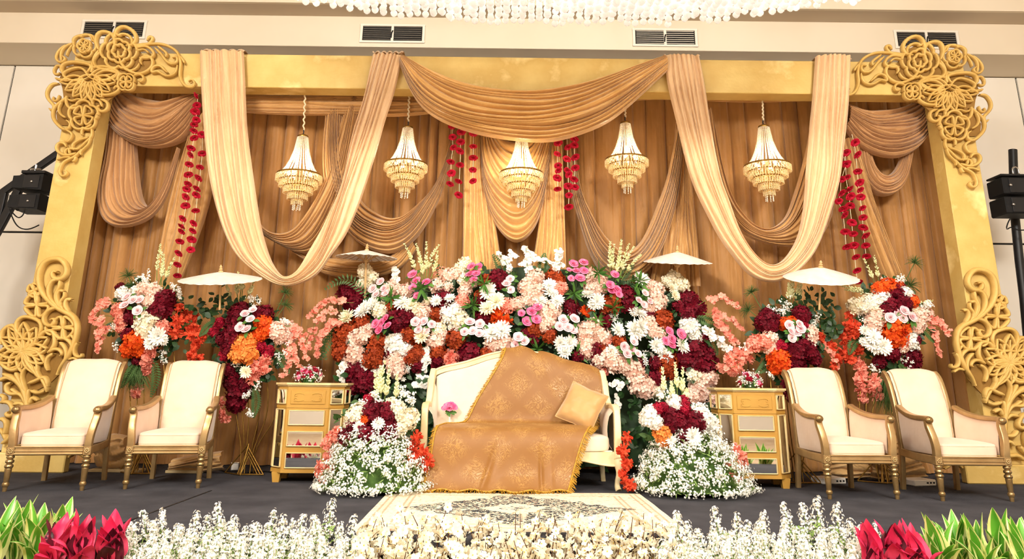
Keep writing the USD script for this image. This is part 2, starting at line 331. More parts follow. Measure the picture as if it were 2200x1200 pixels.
# air vents in the soffit
VL = ['air vent behind the rose of the upper left carved corner', 'air vent above the gathered drape left of centre', 'air vent above the gathered drape right of centre', 'air vent behind the rose of the upper right carved corner']
for k, (x0, y0, x1, y1) in enumerate([(181, 48, 310, 80), (779, 57, 908, 89), (1364, 66, 1493, 97), (1926, 70, 2054, 102)]):
    a, b = at(x0, (y0 + y1) / 2 - 0, YS), at(x1, (y0 + y1) / 2, YS); c = (a + b) / 2
    h = abs(at(x0, y0, YS)[2] - at(x0, y1, YS)[2]); w = b[0] - a[0]
    t = Thing('air_vent', VL[k], 'air vent', (c[0], YS, c[2] - h / 2 - .02), group='air vents')
    L = np.array([c[0], 0, c[2]])
    t.part('back_plate', box((c[0], YS - .004, c[2]), (w, .006, h)), 'vent_dark', world=True)
    fr = boxes([((c[0], YS - .012, c[2] + s * (h / 2 + .01)), (w + .06, .02, .026)) for s in (-1, 1)] + [((c[0] + s * (w / 2 + .012), YS - .012, c[2]), (.03, .02, h)) for s in (-1, 0, 1)], .003)
    t.part('vent_frame', fr, 'vent_white', world=True)
    for i in range(7):
        z = c[2] - h / 2 + h * (i + .7) / 7.2
        m = MB()
        for s in (-1, 1):
            v, f = box((0, 0, 0), (w / 2 - .03, .018, .0045)); v = v @ rotm([1, 0, 0], .6 if (k == 2) else .15).T + [c[0] + s * w / 4, YS - .012, z]; m.add(v, f)
        t.part('slat', m, 'vent_slat' if k != 2 else 'vent_white', world=True)
    t.part('latch', tube([[c[0] + .005, YS - .03, c[2] + .03], [c[0] - .008, YS - .035, c[2] - .01], [c[0] - .01, YS - .03, c[2] - .06]], .007, 6), 'cable_black', world=True)
# ------------------------------------------------------------------ the gold portal
YF, FD = 6.68, .20
zt, zb = float(at(1100, 123, YF)[2]), float(at(1100, 194, YF)[2])
xlo, xro = float(at(118, 350, YF)[0]), float(at(2109, 374, YF)[0])
XC = (xlo + xro) / 2; XO = (xro - xlo) / 2; PW = .325
fr = Thing('gold_portal', 'blotchy gold painted portal frame around the whole stage backdrop', 'portal frame', (XC, YF, 0))
def pb(x0, x1, z0, z1, y0=YF, y1=YF + FD, b=.006): return box(((x0 + x1) / 2, (y0 + y1) / 2, (z0 + z1) / 2), (x1 - x0, y1 - y0, z1 - z0), b)
fr.part('post', pb(XC - XO, XC - XO + PW, 0, zb), 'gold_paint', world=True)
fr.part('post', pb(XC + XO - PW, XC + XO, 0, zb), 'gold_paint', world=True)
fr.part('beam', pb(XC - XO, XC + XO, zb, zt), 'gold_paint', world=True)
for s in (-1, 1):
    fr.part('plinth', pb(XC + s * (XO + .02) - .62, XC + s * (XO + .02) + .62, 0, .15, YF - .09, YF - .004, .008), 'gold_paint', world=True)
rail_ = Thing('drape_rail', 'horizontal pipe behind the beam that carries the gathered drapes', 'rail', (XC, 7.0, 3.48))
rail_.part('pipe', tube([(-4.1, 7.0, 3.56), (4.2, 7.0, 3.56)], .024, 10), 'black_metal', world=True)
for x_ in (-3.4, -1.2, 1.3, 3.5): rail_.part('bracket', box((x_, 6.94, 3.56), (.04, .16, .04)), 'black_metal', world=True)
# ------------------------------------------------------------------ drapery
def folds_of(v, n, r, sharp=.75):
    """n rounded ridges with narrow valleys and uneven widths over v in 0..1; returns a function of v and of a slow shift along the fold"""
    w = r.uniform(.55, 1.5, n); e = np.r_[0, np.cumsum(w) / w.sum()]; hgt = r.uniform(.55, 1.0, n + 2)
    def h(v, shift):
        s = np.clip(v, 0, 1); k = np.clip(np.searchsorted(e, s, 'right') - 1, 0, n - 1)
        t = (s - e[k]) / (e[k + 1] - e[k]); t = np.clip(t, 0, 1)
        t = t ** (1 + .5 * shift)                      # folds lean to one side, and change side along the cloth
        return np.sin(np.pi * t) ** sharp * hgt[k]
    return h
def drape(name, label, rails, Y, m, n=9, amp=.05, nu=90, nv=110, bulge=.06, seed=1, group=None, wr=.006, edge=0.0, cat='drape', taper=.7, kind=None):
    """cloth spanned by two or more pixel outlines on the plane at depth Y, folded towards the room"""
    r = np.random.default_rng(seed)
    R = np.stack([spline(p, nu) for p in rails]); K = len(R)
    vv = np.linspace(0, 1, nv)
    G = PchipInterpolator(np.linspace(0, 1, K), R, axis=0)(vv) if K > 2 else R[0][None] + (R[1] - R[0])[None] * vv[:, None, None]
    P = at(G[..., 0], G[..., 1], Y)                      # nv x nu x 3
    u = np.linspace(0, 1, nu)
    width = np.linalg.norm(np.diff(P, axis=0), axis=2).sum(0); wl = (width / width.max()) ** taper
    fn = folds_of(vv, n, r)
    sh = .8 * np.sin(2 * np.pi * (u * r.uniform(.5, 1.1) + r.uniform()))[None, :] * np.ones((nv, 1))
    drift = .35 / n * np.sin(2 * np.pi * (u[None, :] * r.uniform(.6, 1.3) + vv[:, None] * 1.7 + r.uniform()))
    h = fn(np.clip(vv[:, None] + drift * np.sin(np.pi * vv)[:, None], 0, 1), sh)
    fine = meshkit.noise(np.stack(np.broadcast_arrays(vv[:, None] * n * 2.3, u[None, :] * 5, np.full((nv, nu), seed * 3.1)), -1), seed) - .5
    w2 = meshkit.noise(np.stack(np.broadcast_arrays(vv[:, None] * n * 6, u[None, :] * 26, np.full((nv, nu), seed * 1.7)), -1), seed + 5) - .5
    d = (amp * h + amp * .55 * fine) * wl[None, :] + wr * w2 + bulge * np.sin(np.pi * np.clip(vv, 0, 1))[:, None] * wl[None, :] - edge * (1 - np.sin(np.pi * vv))[:, None]
    P = P.copy(); P[..., 1] -= d
    # turn the two long edges back so that the cloth reads as folded over
    for i, s in ((0, 1), (nv - 1, -1)): P[i, :, 1] += amp * .5 * wl
    return solid(name, grid(P), m, label, cat, group, kind, smooth=True)

# backdrop: eleven hung panels with pleats
bd = Thing('backdrop_curtain', 'floor length tan pleated backdrop curtain behind the flowers and chandeliers', 'curtain', (XC, 7.3, 0))
x0_, x1_ = XC - XO + .0, XC + XO - .0; NP = 11
for k in range(NP):
    a, b = x0_ + (x1_ - x0_) * k / NP - .03, x0_ + (x1_ - x0_) * (k + 1) / NP + .03
    r = np.random.default_rng(100 + k); n = int(r.integers(4, 7)); nu_, nv_ = 36, 150
    vv = np.linspace(0, 1, nv_); uu = np.linspace(0, 1, nu_)
    fn = folds_of(vv, n, r, .30)
    h = fn(np.clip(vv[:, None] + .015 * np.sin(3 * uu + k)[None, :], 0, 1), np.full((nv_, nu_), .0) + .4 * np.sin(4 * uu + k))
    fine = meshkit.fbm(np.stack(np.broadcast_arrays(vv[:, None] * 14, uu[None, :] * 2.2, np.full((nv_, nu_), k * 1.3)), -1), 3, k) - .5
    fl = np.clip((uu - .93) / .07, 0, 1)[None, :] ** 2
    P = np.zeros((nv_, nu_, 3)); P[..., 0] = (a + (b - a) * vv)[:, None]; P[..., 2] = (3.80 - 3.79 * uu)[None, :]
    P[..., 1] = 7.37 + .012 * (k % 2) - .11 * h - .045 * fine - .06 * fl * (.5 + fine)
    bd.part('curtain_panel', grid(P), 'cloth_back', True, world=True)

# header drape under the beam
drape('header_drape', 'cross draped header cloth under the beam, behind the left pair of chandelier cords', [[(520, 200), (640, 205), (760, 203), (860, 205), (985, 208)], [(520, 225), (640, 226), (750, 228), (860, 228), (985, 222)], [(520, 241), (640, 247), (740, 247), (860, 249), (985, 236)]], 6.99, 'cloth_inner', 6, .035, 80, 60, .02, 31)
drape('header_drape', 'thin header cloth under the beam at the right of the centre swag', [[(1330, 204), (1400, 205), (1570, 206), (1750, 208)], [(1330, 222), (1400, 214), (1570, 219), (1750, 216)]], 7.08, 'cloth_inner', 3, .02, 70, 36, .01, 32)

# gathered swags and tails behind the beam
drape('swag', 'brown looped swag in the top of the far left bay behind the carved corner', [[(262, 196), (300, 208), (350, 216), (425, 200)], [(240, 208), (262, 262), (340, 290), (428, 212)], [(228, 222), (245, 280), (320, 316), (400, 295), (431, 226)]], 6.98, 'cloth_side', 11, .07, 80, 120, .1, 1)
drape('draped_tail', 'long brown tail looped back up in the far left bay', [[(233, 262), (222, 350), (209, 420), (226, 476), (272, 487), (330, 462), (366, 400), (388, 320)], [(268, 285), (262, 360), (262, 420), (275, 450), (300, 462), (335, 440), (362, 390), (384, 318)], [(292, 308), (297, 370), (306, 425), (318, 444), (332, 446), (348, 425), (366, 375), (380, 316)]], 7.06, 'cloth_side', 8, .06, 80, 90, .08, 2)
drape('draped_tail', 'straight tan tail slanting down to the left bay flowers beside the rose garlands', [[(405, 300), (378, 380), (350, 500), (328, 640)], [(432, 260), (420, 380), (395, 500), (352, 640)], [(462, 215), (458, 380), (436, 480), (372, 640)]], 7.02, 'cloth_inner', 6, .05, 70, 70, .05, 3)
drape('swag', 'deep tan swag whose right arm hangs behind the front left loop and its chandelier', [[(523, 300), (532, 400), (550, 467), (583, 498), (617, 498), (645, 476), (693, 400), (717, 327), (732, 270), (749, 208)], [(520, 310), (526, 420), (552, 484), (600, 520), (650, 518), (690, 470), (722, 400), (742, 320), (752, 270), (764, 208)], [(517, 320), (522, 430), (550, 490), (590, 520), (655, 543), (700, 520), (735, 450), (762, 350), (772, 270), (780, 208)]], 7.02, 'cloth_inner', 9, .06, 120, 100, .08, 4)
drape('swag', 'wide tan swag below the second chandelier from the left', [[(736, 206), (745, 330), (777, 430), (803, 453), (833, 467), (867, 463), (900, 437), (935, 400), (960, 330), (978, 260)], [(722, 206), (728, 380), (765, 470), (800, 495), (838, 503), (880, 485), (915, 440), (945, 390), (968, 320), (984, 262)], [(704, 206), (700, 410), (748, 500), (790, 532), (840, 543), (885, 520), (925, 465), (955, 395), (976, 320), (992, 264)]], 7.05, 'cloth_inner', 11, .07, 110, 120, .1, 5)
drape('draped_tail', 'low tan flounce caught up behind the open parasol left of centre', [[(600, 520), (660, 545), (720, 555), (800, 560), (850, 540), (880, 490)], [(640, 548), (690, 572), (740, 582), (800, 582), (850, 565), (888, 520)], [(655, 560), (690, 585), (750, 596), (810, 594), (860, 575), (895, 535)]], 7.12, 'cloth_inner', 5, .04, 70, 60, .05, 6)
# centre: two hanging tails and a cowl of nested loops
drape('draped_tail', 'straight golden tail hanging at the left of the centre cowl', [[(998, 255), (996, 350), (995, 470), (992, 600)], [(1030, 262), (1028, 350), (1032, 470), (1040, 600)], [(1058, 290), (1052, 350), (1064, 470), (1082, 600)]], 7.0, 'cloth_centre', 8, .05, 60, 80, .03, 7)
drape('draped_tail', 'straight golden tail hanging at the right of the centre cowl', [[(1150, 285), (1162, 350), (1158, 470), (1138, 600)], [(1178, 285), (1185, 350), (1186, 470), (1180, 600)], [(1203, 270), (1210, 350), (1214, 470), (1218, 600)]], 7.0, 'cloth_centre', 8, .05, 60, 80, .03, 8)
drape('swag', 'golden cowl of nested loops behind the middle chandelier', [[(1050, 262), (1085, 300), (1112, 306), (1140, 300), (1172, 264)], [(1042, 266), (1062, 350), (1112, 396), (1150, 350), (1178, 266)], [(1036, 270), (1048, 390), (1110, 455), (1160, 390), (1184, 270)], [(1030, 276), (1040, 410), (1070, 490), (1110, 520), (1148, 490), (1172, 410), (1192, 276)]], 6.97, 'cloth_centre', 13, .06, 90, 130, .14, 9)
drape('swag', 'slim tan swag below the fourth chandelier with its left arm beside the rose garlands', [[(1230, 206), (1247, 400), (1267, 450), (1293, 495), (1318, 524), (1343, 540), (1368, 528), (1392, 490), (1412, 440), (1433, 380), (1466, 206)], [(1222, 206), (1238, 410), (1256, 470), (1280, 528), (1308, 562), (1345, 574), (1378, 556), (1408, 510), (1430, 455), (1448, 390), (1472, 206)], [(1212, 206), (1228, 410), (1246, 480), (1270, 550), (1300, 590), (1345, 606), (1390, 584), (1424, 530), (1445, 470), (1460, 395), (1478, 206)]], 7.04, 'cloth_inner', 9, .06, 120, 100, .08, 10)
drape('draped_tail', 'fan of tan folds falling from the right end of the fourth chandelier swag', [[(1452, 262), (1440, 400), (1420, 500), (1395, 610)], [(1462, 262), (1462, 400), (1458, 500), (1452, 615)], [(1474, 262), (1488, 400), (1498, 500), (1506, 615)]], 7.1, 'cloth_inner', 9, .05, 60, 90, .03, 11)
drape('swag', 'deep tan swag behind the front right loop, below the fifth chandelier', [[(1528, 230), (1545, 330), (1563, 400), (1582, 440), (1605, 470), (1633, 489), (1655, 490), (1684, 470), (1702, 430), (1718, 380), (1742, 270), (1746, 207)], [(1520, 240), (1535, 360), (1556, 430), (1590, 482), (1640, 508), (1690, 500), (1725, 455), (1748, 390), (1764, 290), (1766, 207)], [(1512, 250), (1526, 380), (1550, 450), (1595, 500), (1645, 522), (1700, 530), (1750, 520), (1785, 470), (1795, 380), (1795, 290), (1790, 207)]], 7.02, 'cloth_inner', 9, .06, 120, 100, .09, 12)
drape('swag', 'brown looped swag in the top of the far right bay behind the carved corner', [[(1822, 224), (1868, 238), (1922, 234), (1962, 220), (1992, 206)], [(1820, 250), (1866, 286), (1925, 290), (1972, 268), (1999, 214)], [(1816, 274), (1840, 308), (1882, 332), (1925, 338), (1966, 322), (1992, 285), (2006, 224)]], 6.98, 'cloth_side', 12, .07, 80, 130, .1, 13)
drape('draped_tail', 'dark brown loop hanging under the far right swag', [[(1868, 320), (1874, 345), (1890, 372), (1908, 376), (1925, 360), (1938, 325)], [(1852, 320), (1862, 370), (1884, 398), (1908, 400), (1932, 380), (1950, 322)], [(1838, 318), (1850, 378), (1876, 414), (1908, 420), (1940, 398), (1962, 320)]], 7.08, 'cloth_side', 7, .05, 60, 70, .07, 14)
drape('draped_tail', 'straight tan tail slanting down to the far right flowers beside the rose garlands', [[(1806, 300), (1826, 400), (1856, 500), (1905, 625)], [(1822, 300), (1850, 410), (1880, 500), (1928, 620)], [(1838, 300), (1872, 420), (1900, 500), (1946, 612)]], 7.02, 'cloth_inner', 6, .05, 70, 70, .05, 15)

# front loops over the beam
drape('front_drape', 'pale gold front loop over the beam on the left, hanging below the first chandelier', [
    [(430, 112), (433, 200), (437, 267), (443, 333), (453, 400), (467, 457), (483, 503), (510, 550), (550, 585), (583, 607), (617, 614), (650, 607), (683, 587), (710, 550), (737, 513), (763, 460), (785, 400), (813, 310), (830, 250), (846, 200), (863, 120)],
    [(476, 112), (480, 200), (484, 267), (490, 335), (499, 408), (510, 470), (525, 515), (545, 555), (578, 585), (606, 603), (632, 603), (658, 588), (684, 560), (708, 512), (726, 462), (744, 405), (768, 330), (790, 262), (808, 200), (832, 119)],
    [(523, 112), (527, 200), (530, 267), (538, 340), (550, 425), (560, 485), (572, 530), (584, 562), (598, 584), (610, 593), (624, 591), (640, 578), (660, 545), (690, 493), (712, 448), (733, 400), (750, 320), (766, 258), (780, 213), (800, 118)]], 6.60, 'cloth_front', 7, .045, 190, 90, .03, 21, 'front drapes over the beam', taper=.25)
drape('front_drape', 'broad golden centre swag across the front of the beam', [
    [(868, 120), (925, 152), (1000, 181), (1100, 195), (1175, 193), (1260, 176), (1340, 150), (1428, 122)],
    [(864, 124), (915, 178), (990, 220), (1090, 236), (1180, 235), (1265, 213), (1345, 175), (1430, 128)],
    [(860, 128), (902, 200), (975, 250), (1085, 272), (1180, 272), (1275, 245), (1352, 198), (1432, 138)],
    [(857, 134), (888, 205), (932, 250), (1015, 284), (1100, 300), (1180, 303), (1245, 288), (1305, 262), (1360, 220), (1434, 152)]], 6.58, 'cloth_centre', 12, .075, 150, 150, .1, 22, 'front drapes over the beam', taper=.5)
drape('front_drape', 'pale gold front loop over the beam on the right, hanging deep above the white parasol', [
    [(1430, 121), (1433, 167), (1447, 233), (1463, 300), (1480, 367), (1500, 420), (1525, 470), (1547, 510), (1577, 552), (1612, 590), (1650, 605), (1685, 600), (1717, 580), (1743, 553), (1762, 520), (1778, 477), (1790, 440), (1803, 390), (1815, 300), (1823, 233), (1828, 121)],
    [(1466, 121), (1473, 170), (1485, 240), (1500, 310), (1516, 372), (1536, 425), (1556, 472), (1576, 510), (1600, 545), (1630, 575), (1655, 586), (1682, 580), (1708, 558), (1728, 530), (1744, 495), (1756, 455), (1766, 415), (1775, 372), (1780, 290), (1785, 220), (1790, 121)],
    [(1503, 121), (1513, 173), (1522, 233), (1532, 295), (1550, 385), (1564, 425), (1580, 472), (1597, 510), (1617, 540), (1640, 562), (1660, 568), (1680, 560), (1700, 536), (1715, 505), (1724, 465), (1730, 420), (1733, 370), (1738, 315), (1742, 260), (1747, 210), (1753, 121)]], 6.60, 'cloth_front', 7, .045, 190, 90, .03, 23, 'front drapes over the beam', taper=.25)
# the cloth laid over the top of the beam
for nm, (xa, xb) in (('left end of the front left loop', (430, 523)), ('right end of the front left loop', (800, 866)), ('left end of the front right loop', (1428, 1504)), ('right end of the front right loop', (1753, 1828))):
    a, b = at(xa, 121 if xa > 1000 else 117, 6.6), at(xb, 121, 6.6)
    u = np.linspace(0, 1, 40); w = np.linspace(0, 1, 12); P = np.zeros((40, 12, 3))
    P[..., 0] = (a[0] + (b[0] - a[0]) * u)[:, None] * (1 + 0 * w); P[..., 1] = 6.585 + .32 * w[None, :]
    P[..., 2] = zt + .012 + .02 * np.abs(np.sin(u * 16 + xa))[:, None] * np.ones(12) - .05 * np.clip(.12 - w, 0, 1)[None, :] * 6
    solid('top_wrap', grid(P), 'cloth_front', 'cloth folded over the beam top at the ' + nm, 'drape', 'cloth wraps on the beam', smooth=True)
# ------------------------------------------------------------------ armchairs
def rbar(p, w, h, sides=10, up=(0, 0, 1.0)):
    """a bar of rounded rectangular section along a path: w across, h along up"""
    p = np.asarray(p, float); t, a, b = frames(p, up); n = len(p)
    g = np.arange(12) * 2 * np.pi / 12 + .26
    c, s = np.cos(g), np.sin(g); c, s = np.sign(c) * np.abs(c) ** .45, np.sign(s) * np.abs(s) ** .45
    w = np.broadcast_to(w, (n,)) / 2; h = np.broadcast_to(h, (n,)) / 2
    P = p[:, None] + (w[:, None] * c)[..., None] * a[:, None] + (h[:, None] * s)[..., None] * b[:, None]
    v, f = grid(P, closev=True); k = len(v); j = np.arange(12)
    v = np.vstack([v, p[:1], p[-1:]])
    return v, np.vstack([f, np.stack([np.full(12, k), (j + 1) % 12, j], 1), np.stack([np.full(12, k + 1), (n - 1) * 12 + j, (n - 1) * 12 + (j + 1) % 12], 1)])
def pad(fx, fy, fz, nu=24, nv=24):
    """closed rounded pad: functions of u, v in -1..1 give the front surface, and fz(u, v) the half thickness direction"""
    raise NotImplementedError
def cushion(w0, w1, d, h, n=22, crown=.02, puff=.5):
    """seat cushion: front width w0, rear width w1, depth d, height h, front edge at y = 0; superellipse sides and a crowned top"""
    g = np.linspace(0, 2 * np.pi, 64, endpoint=False); c, s = np.cos(g), np.sin(g)
    c, s = np.sign(c) * np.abs(c) ** .28, np.sign(s) * np.abs(s) ** .28
    rows = []
    for a in np.linspace(-math.pi / 2, math.pi / 2, 13):
        k = 1 - .045 * (1 - math.cos(a) ** .5); z = math.sin(a)
        z = np.sign(z) * abs(z) ** .6
        wy = (s * k + 1) / 2; half = (w0 + (w1 - w0) * wy) / 2
        rows.append(np.stack([c * k * half, wy * d, np.full(64, (z + 1) / 2 * h)], 1))
    for k in np.linspace(.93, 0, 8):
        wy = (s * k + 1) / 2; half = (w0 + (w1 - w0) * wy) / 2
        rows.append(np.stack([c * k * half, wy * d, h + crown * (1 - k ** 2) * np.ones(64)], 1))
    return grid(np.array(rows), closev=True)
def edge_loop(w0, w1, d, z, k=.985):
    g = np.linspace(0, 2 * np.pi, 80); c, s = np.cos(g), np.sin(g)
    c, s = np.sign(c) * np.abs(c) ** .28, np.sign(s) * np.abs(s) ** .28
    wy = (s * k + 1) / 2; half = (w0 + (w1 - w0) * wy) / 2
    return np.stack([c * k * half, wy * d, np.full(80, z)], 1)
LEGP = [(.0, 0), (.013, 0), (.0145, .012), (.0155, .03), (.0205, .034), (.0235, .045), (.0205, .055), (.0165, .06), (.018, .075), (.0205, .115), (.0225, .145), (.021, .149), (.025, .153), (.0285, .163), (.025, .173), (.018, .177), (.018, .181), (.025, .185), (.028, .194), (.025, .203), (.018, .207), (.018, .211), (.024, .215), (.026, .223), (.023, .231), (.0, .234)]
def make_chair(label, loc, rot):
    t = Thing('armchair', label, 'armchair', loc, rot, 'cream and gold armchairs')
    for s in (-1, 1):
        lg = t.part('front_leg', lathe(LEGP, 18, (s * .245, -.29, 0)), 'leg_gold', 35)
        bl = t.part('corner_block', box((s * .245, -.29, .263), (.052, .052, .06), .004), 'chair_gold')
        ro = MB()
        for k in range(8):
            a = k * math.pi / 4; v, f = trimesh.creation.icosphere(1, .0075).vertices, trimesh.creation.icosphere(1, .0075).faces
            ro.add(v * [1, .6, 1] + [s * .245 + .013 * math.cos(a), -.318, .263 + .013 * math.sin(a)], f)
        ro.mesh(trimesh.creation.icosphere(1, .007).apply_translation([s * .245, -.319, .263])); sub(bl, 'rosette', ro, 'chair_gold', True)
        pst = spline([(s * .245, -.29, .29), (s * .247, -.297, .34), (s * .256, -.292, .42), (s * .263, -.268, .49), (s * .266, -.268, .53)], 16)
        t.part('arm_post', rbar(pst, .05, np.linspace(.052, .04, 16), up=(0, 1, 0)), 'chair_gold', 40)
        arm = spline([(s * .266, -.292, .533), (s * .265, -.26, .545), (s * .258, -.15, .547), (s * .245, .0, .557), (s * .232, .11, .58), (s * .222, .20, .612)], 22)
        ar = t.part('arm_rail', rbar(arm, .05, np.r_[.03, .036, np.full(20, .032)]), 'chair_gold', 40)
        kn = trimesh.creation.icosphere(2, 1.0); sub(ar, 'arm_knob', (np.array(kn.vertices) * [.029, .024, .026] + [s * .266, -.29, .535], np.array(kn.faces)), 'leg_gold', True)
        # upholstered side between rail, post and seat rail
        yy = np.linspace(-.262, .2, 14); top = np.interp(yy, arm[:, 1], arm[:, 2]) - .014; xx = np.interp(yy, arm[:, 1], np.abs(arm[:, 0]))
        P = []
        for off in (.012, -.016):
            rows = []
            for q in np.linspace(0, 1, 9):
                z = .30 + (top - .30) * q; x = (.232 - .0 * yy + (xx - .232) * q ** .7) + off * (.35 + .65 * math.sin(math.pi * q) ** .5)
                x = np.where(yy > 0, x - .02 * (yy / .2) * (1 - q), x)
                rows.append(np.stack([s * x, yy, z], 1))
            P.append(np.array(rows))
        loop = np.concatenate([P[0], P[1][::-1]], 0)
        t.part('side_panel', grid(loop, closeu=True), 'upholstery', True)
        pp = np.stack([s * (xx + .014), yy, top], 1); t.part('piping', tube(pp, .004, 6), 'piping', True)
        leg = spline([(s * .205, .262, .31), (s * .207, .272, .2), (s * .212, .30, 0)], 10)
        t.part('rear_leg', rbar(leg, .036, .042, up=(0, 1, 0)), 'chair_gold', 40)
        stile = spline([(s * .207, .255, .30), (s * .209, .255, .45), (s * .211, .272, .60), (s * .212, .31, .75), (s * .213, .35, .83), (s * .213, .392, .862)], 26)
        t.part('back_stile', rbar(stile, .034, np.linspace(.05, .06, 26), up=(0, 1, 0)), 'chair_gold', 40)
    # back: padded sheet that rolls over at the top
    prof = spline([(.225, .33), (.215, .42), (.225, .55), (.255, .68), (.295, .79), (.325, .848), (.36, .872), (.40, .862), (.415, .83), (.40, .80)], 40)
    nx = 26; xs_ = np.linspace(-1, 1, nx); P = np.zeros((len(prof), nx, 3))
    dn = np.gradient(prof, axis=0); dn /= np.linalg.norm(dn, axis=1, keepdims=True)
    nrm = np.stack([-dn[:, 1], dn[:, 0]], 1)
    r = np.random.default_rng(5)
    pf = .032 * (1 - np.abs(xs_) ** 5); P[..., 0] = (xs_ * .197)[None, :]
    wr = .006 * (meshkit.noise(np.stack(np.broadcast_arrays(np.arange(40)[:, None] * .5, xs_[None, :] * 3, 0.0), -1), 3) - .5)
    P[..., 1] = prof[:, 0][:, None] + nrm[:, 0][:, None] * (pf[None, :] + wr); P[..., 2] = prof[:, 1][:, None] + nrm[:, 1][:, None] * (pf[None, :] + wr)
    t.part('backrest', grid(P), 'upholstery', True)
    t.part('back_cover', box((0, .31, .59), (.39, .03, .52), .01), 'upholstery') if False else None
    Q = P.copy(); Q[..., 1] = np.minimum(prof[:, 0][:, None] + .045, .41) + 0 * xs_[None, :]; Q[..., 2] = prof[:, 1][:, None] * .985 + 0 * xs_[None, :]
    t.part('back_cover', grid(Q[:32, ::-1]), 'upholstery', True)
    for s in (-1, 1):
        e = 1 if s < 0 else nx - 2
        t.part('piping', tube(P[:34, e] + [0, -.004, 0], .0035, 6), 'piping', True)
    # frame below the seat
    ap = boxes([((0, -.292, .263), (.44, .038, .06))], .004).add(*tube([(-.22, -.314, .288), (.22, -.314, .288)], .005, 6)).add(*tube([(-.22, -.314, .243), (.22, -.314, .243)], .006, 6)).add(*tube([(-.22, -.314, .262), (.22, -.314, .262)], .004, 6))
    t.part('front_rail', ap, 'chair_gold')
    for s in (-1, 1):
        t.part('side_rail', rbar([(s * .243, -.27, .263), (s * .225, .0, .263), (s * .208, .25, .275)], .034, .058), 'chair_gold', 40)
    t.part('rear_rail', box((0, .262, .28), (.39, .03, .06), .004), 'chair_gold')
    v, f = cushion(.44, .385, .50, .088, crown=.028); t.part('seat', (v + [0, -.298, .287], f), 'upholstery', 50)
    for z in (.352, .296):
        t.part('piping', tube(edge_loop(.442, .387, .50, z - .287 + .006) + [0, -.298, .287], .0038, 6, caps=False), 'piping', True)
    return t
def between(a, b, rear):
    """base and turn of a chair from the floor points of its front legs"""
    a, b = np.array(a), np.array(b); d = (b - a) / np.linalg.norm(b - a); n = np.array([-d[1], d[0]]); c = (a + b) / 2 + n * .29
    return (c[0], c[1], 0.0), math.atan2(d[1], d[0])
l1, r1 = between((-3.465, 5.545), (-2.981, 5.638), 0)
ch = make_chair('cream gold-framed armchair farthest left, in front of the left carved panel', l1, r1)
for (a, b, lab) in [((-2.724, 5.73), (-2.246, 5.82), 'cream gold-framed armchair second from the left, beside the left mirrored cabinet'),
                    ((2.257, 5.655), (2.749, 5.684), 'cream gold-framed armchair just right of the right mirrored cabinet'),
                    ((3.038, 5.631), (3.528, 5.640), 'cream gold-framed armchair farthest right, in front of the right carved panel')]:
    lc, rt = between(a, b, 0); ch.copy(lc, rt, lab)

# ------------------------------------------------------------------ sofa
SX, SY, SR = .082, 6.18, .045
so = Thing('sofa', 'cream upholstered camelback settee with a pale gold carved frame, half covered by a throw', 'sofa', (SX, SY, 0), SR)
def topz(x):
    a = np.abs(x) / .70
    return np.interp(a, [0, .12, .25, .38, .5, .62, .74, .86, .95, 1.0], [1.0, .998, .985, .962, .932, .905, .886, .868, .846, .822])
xx = np.linspace(-.69, .69, 70); tz = topz(xx)
yb = .27 + .03 * (tz - .8)
rail = np.stack([xx, yb + .012, tz], 1)
bf = so.part('back_rail', rbar(rail, .055, .05), 'sofa_wood', 40)
for o, z in ((.0, -.03), (-.028, .008)):
    sub(bf, 'moulding', tube(rail + [0, -.026 + (o if o else 0) * .0, z + .006], .008, 6), 'sofa_wood', True)
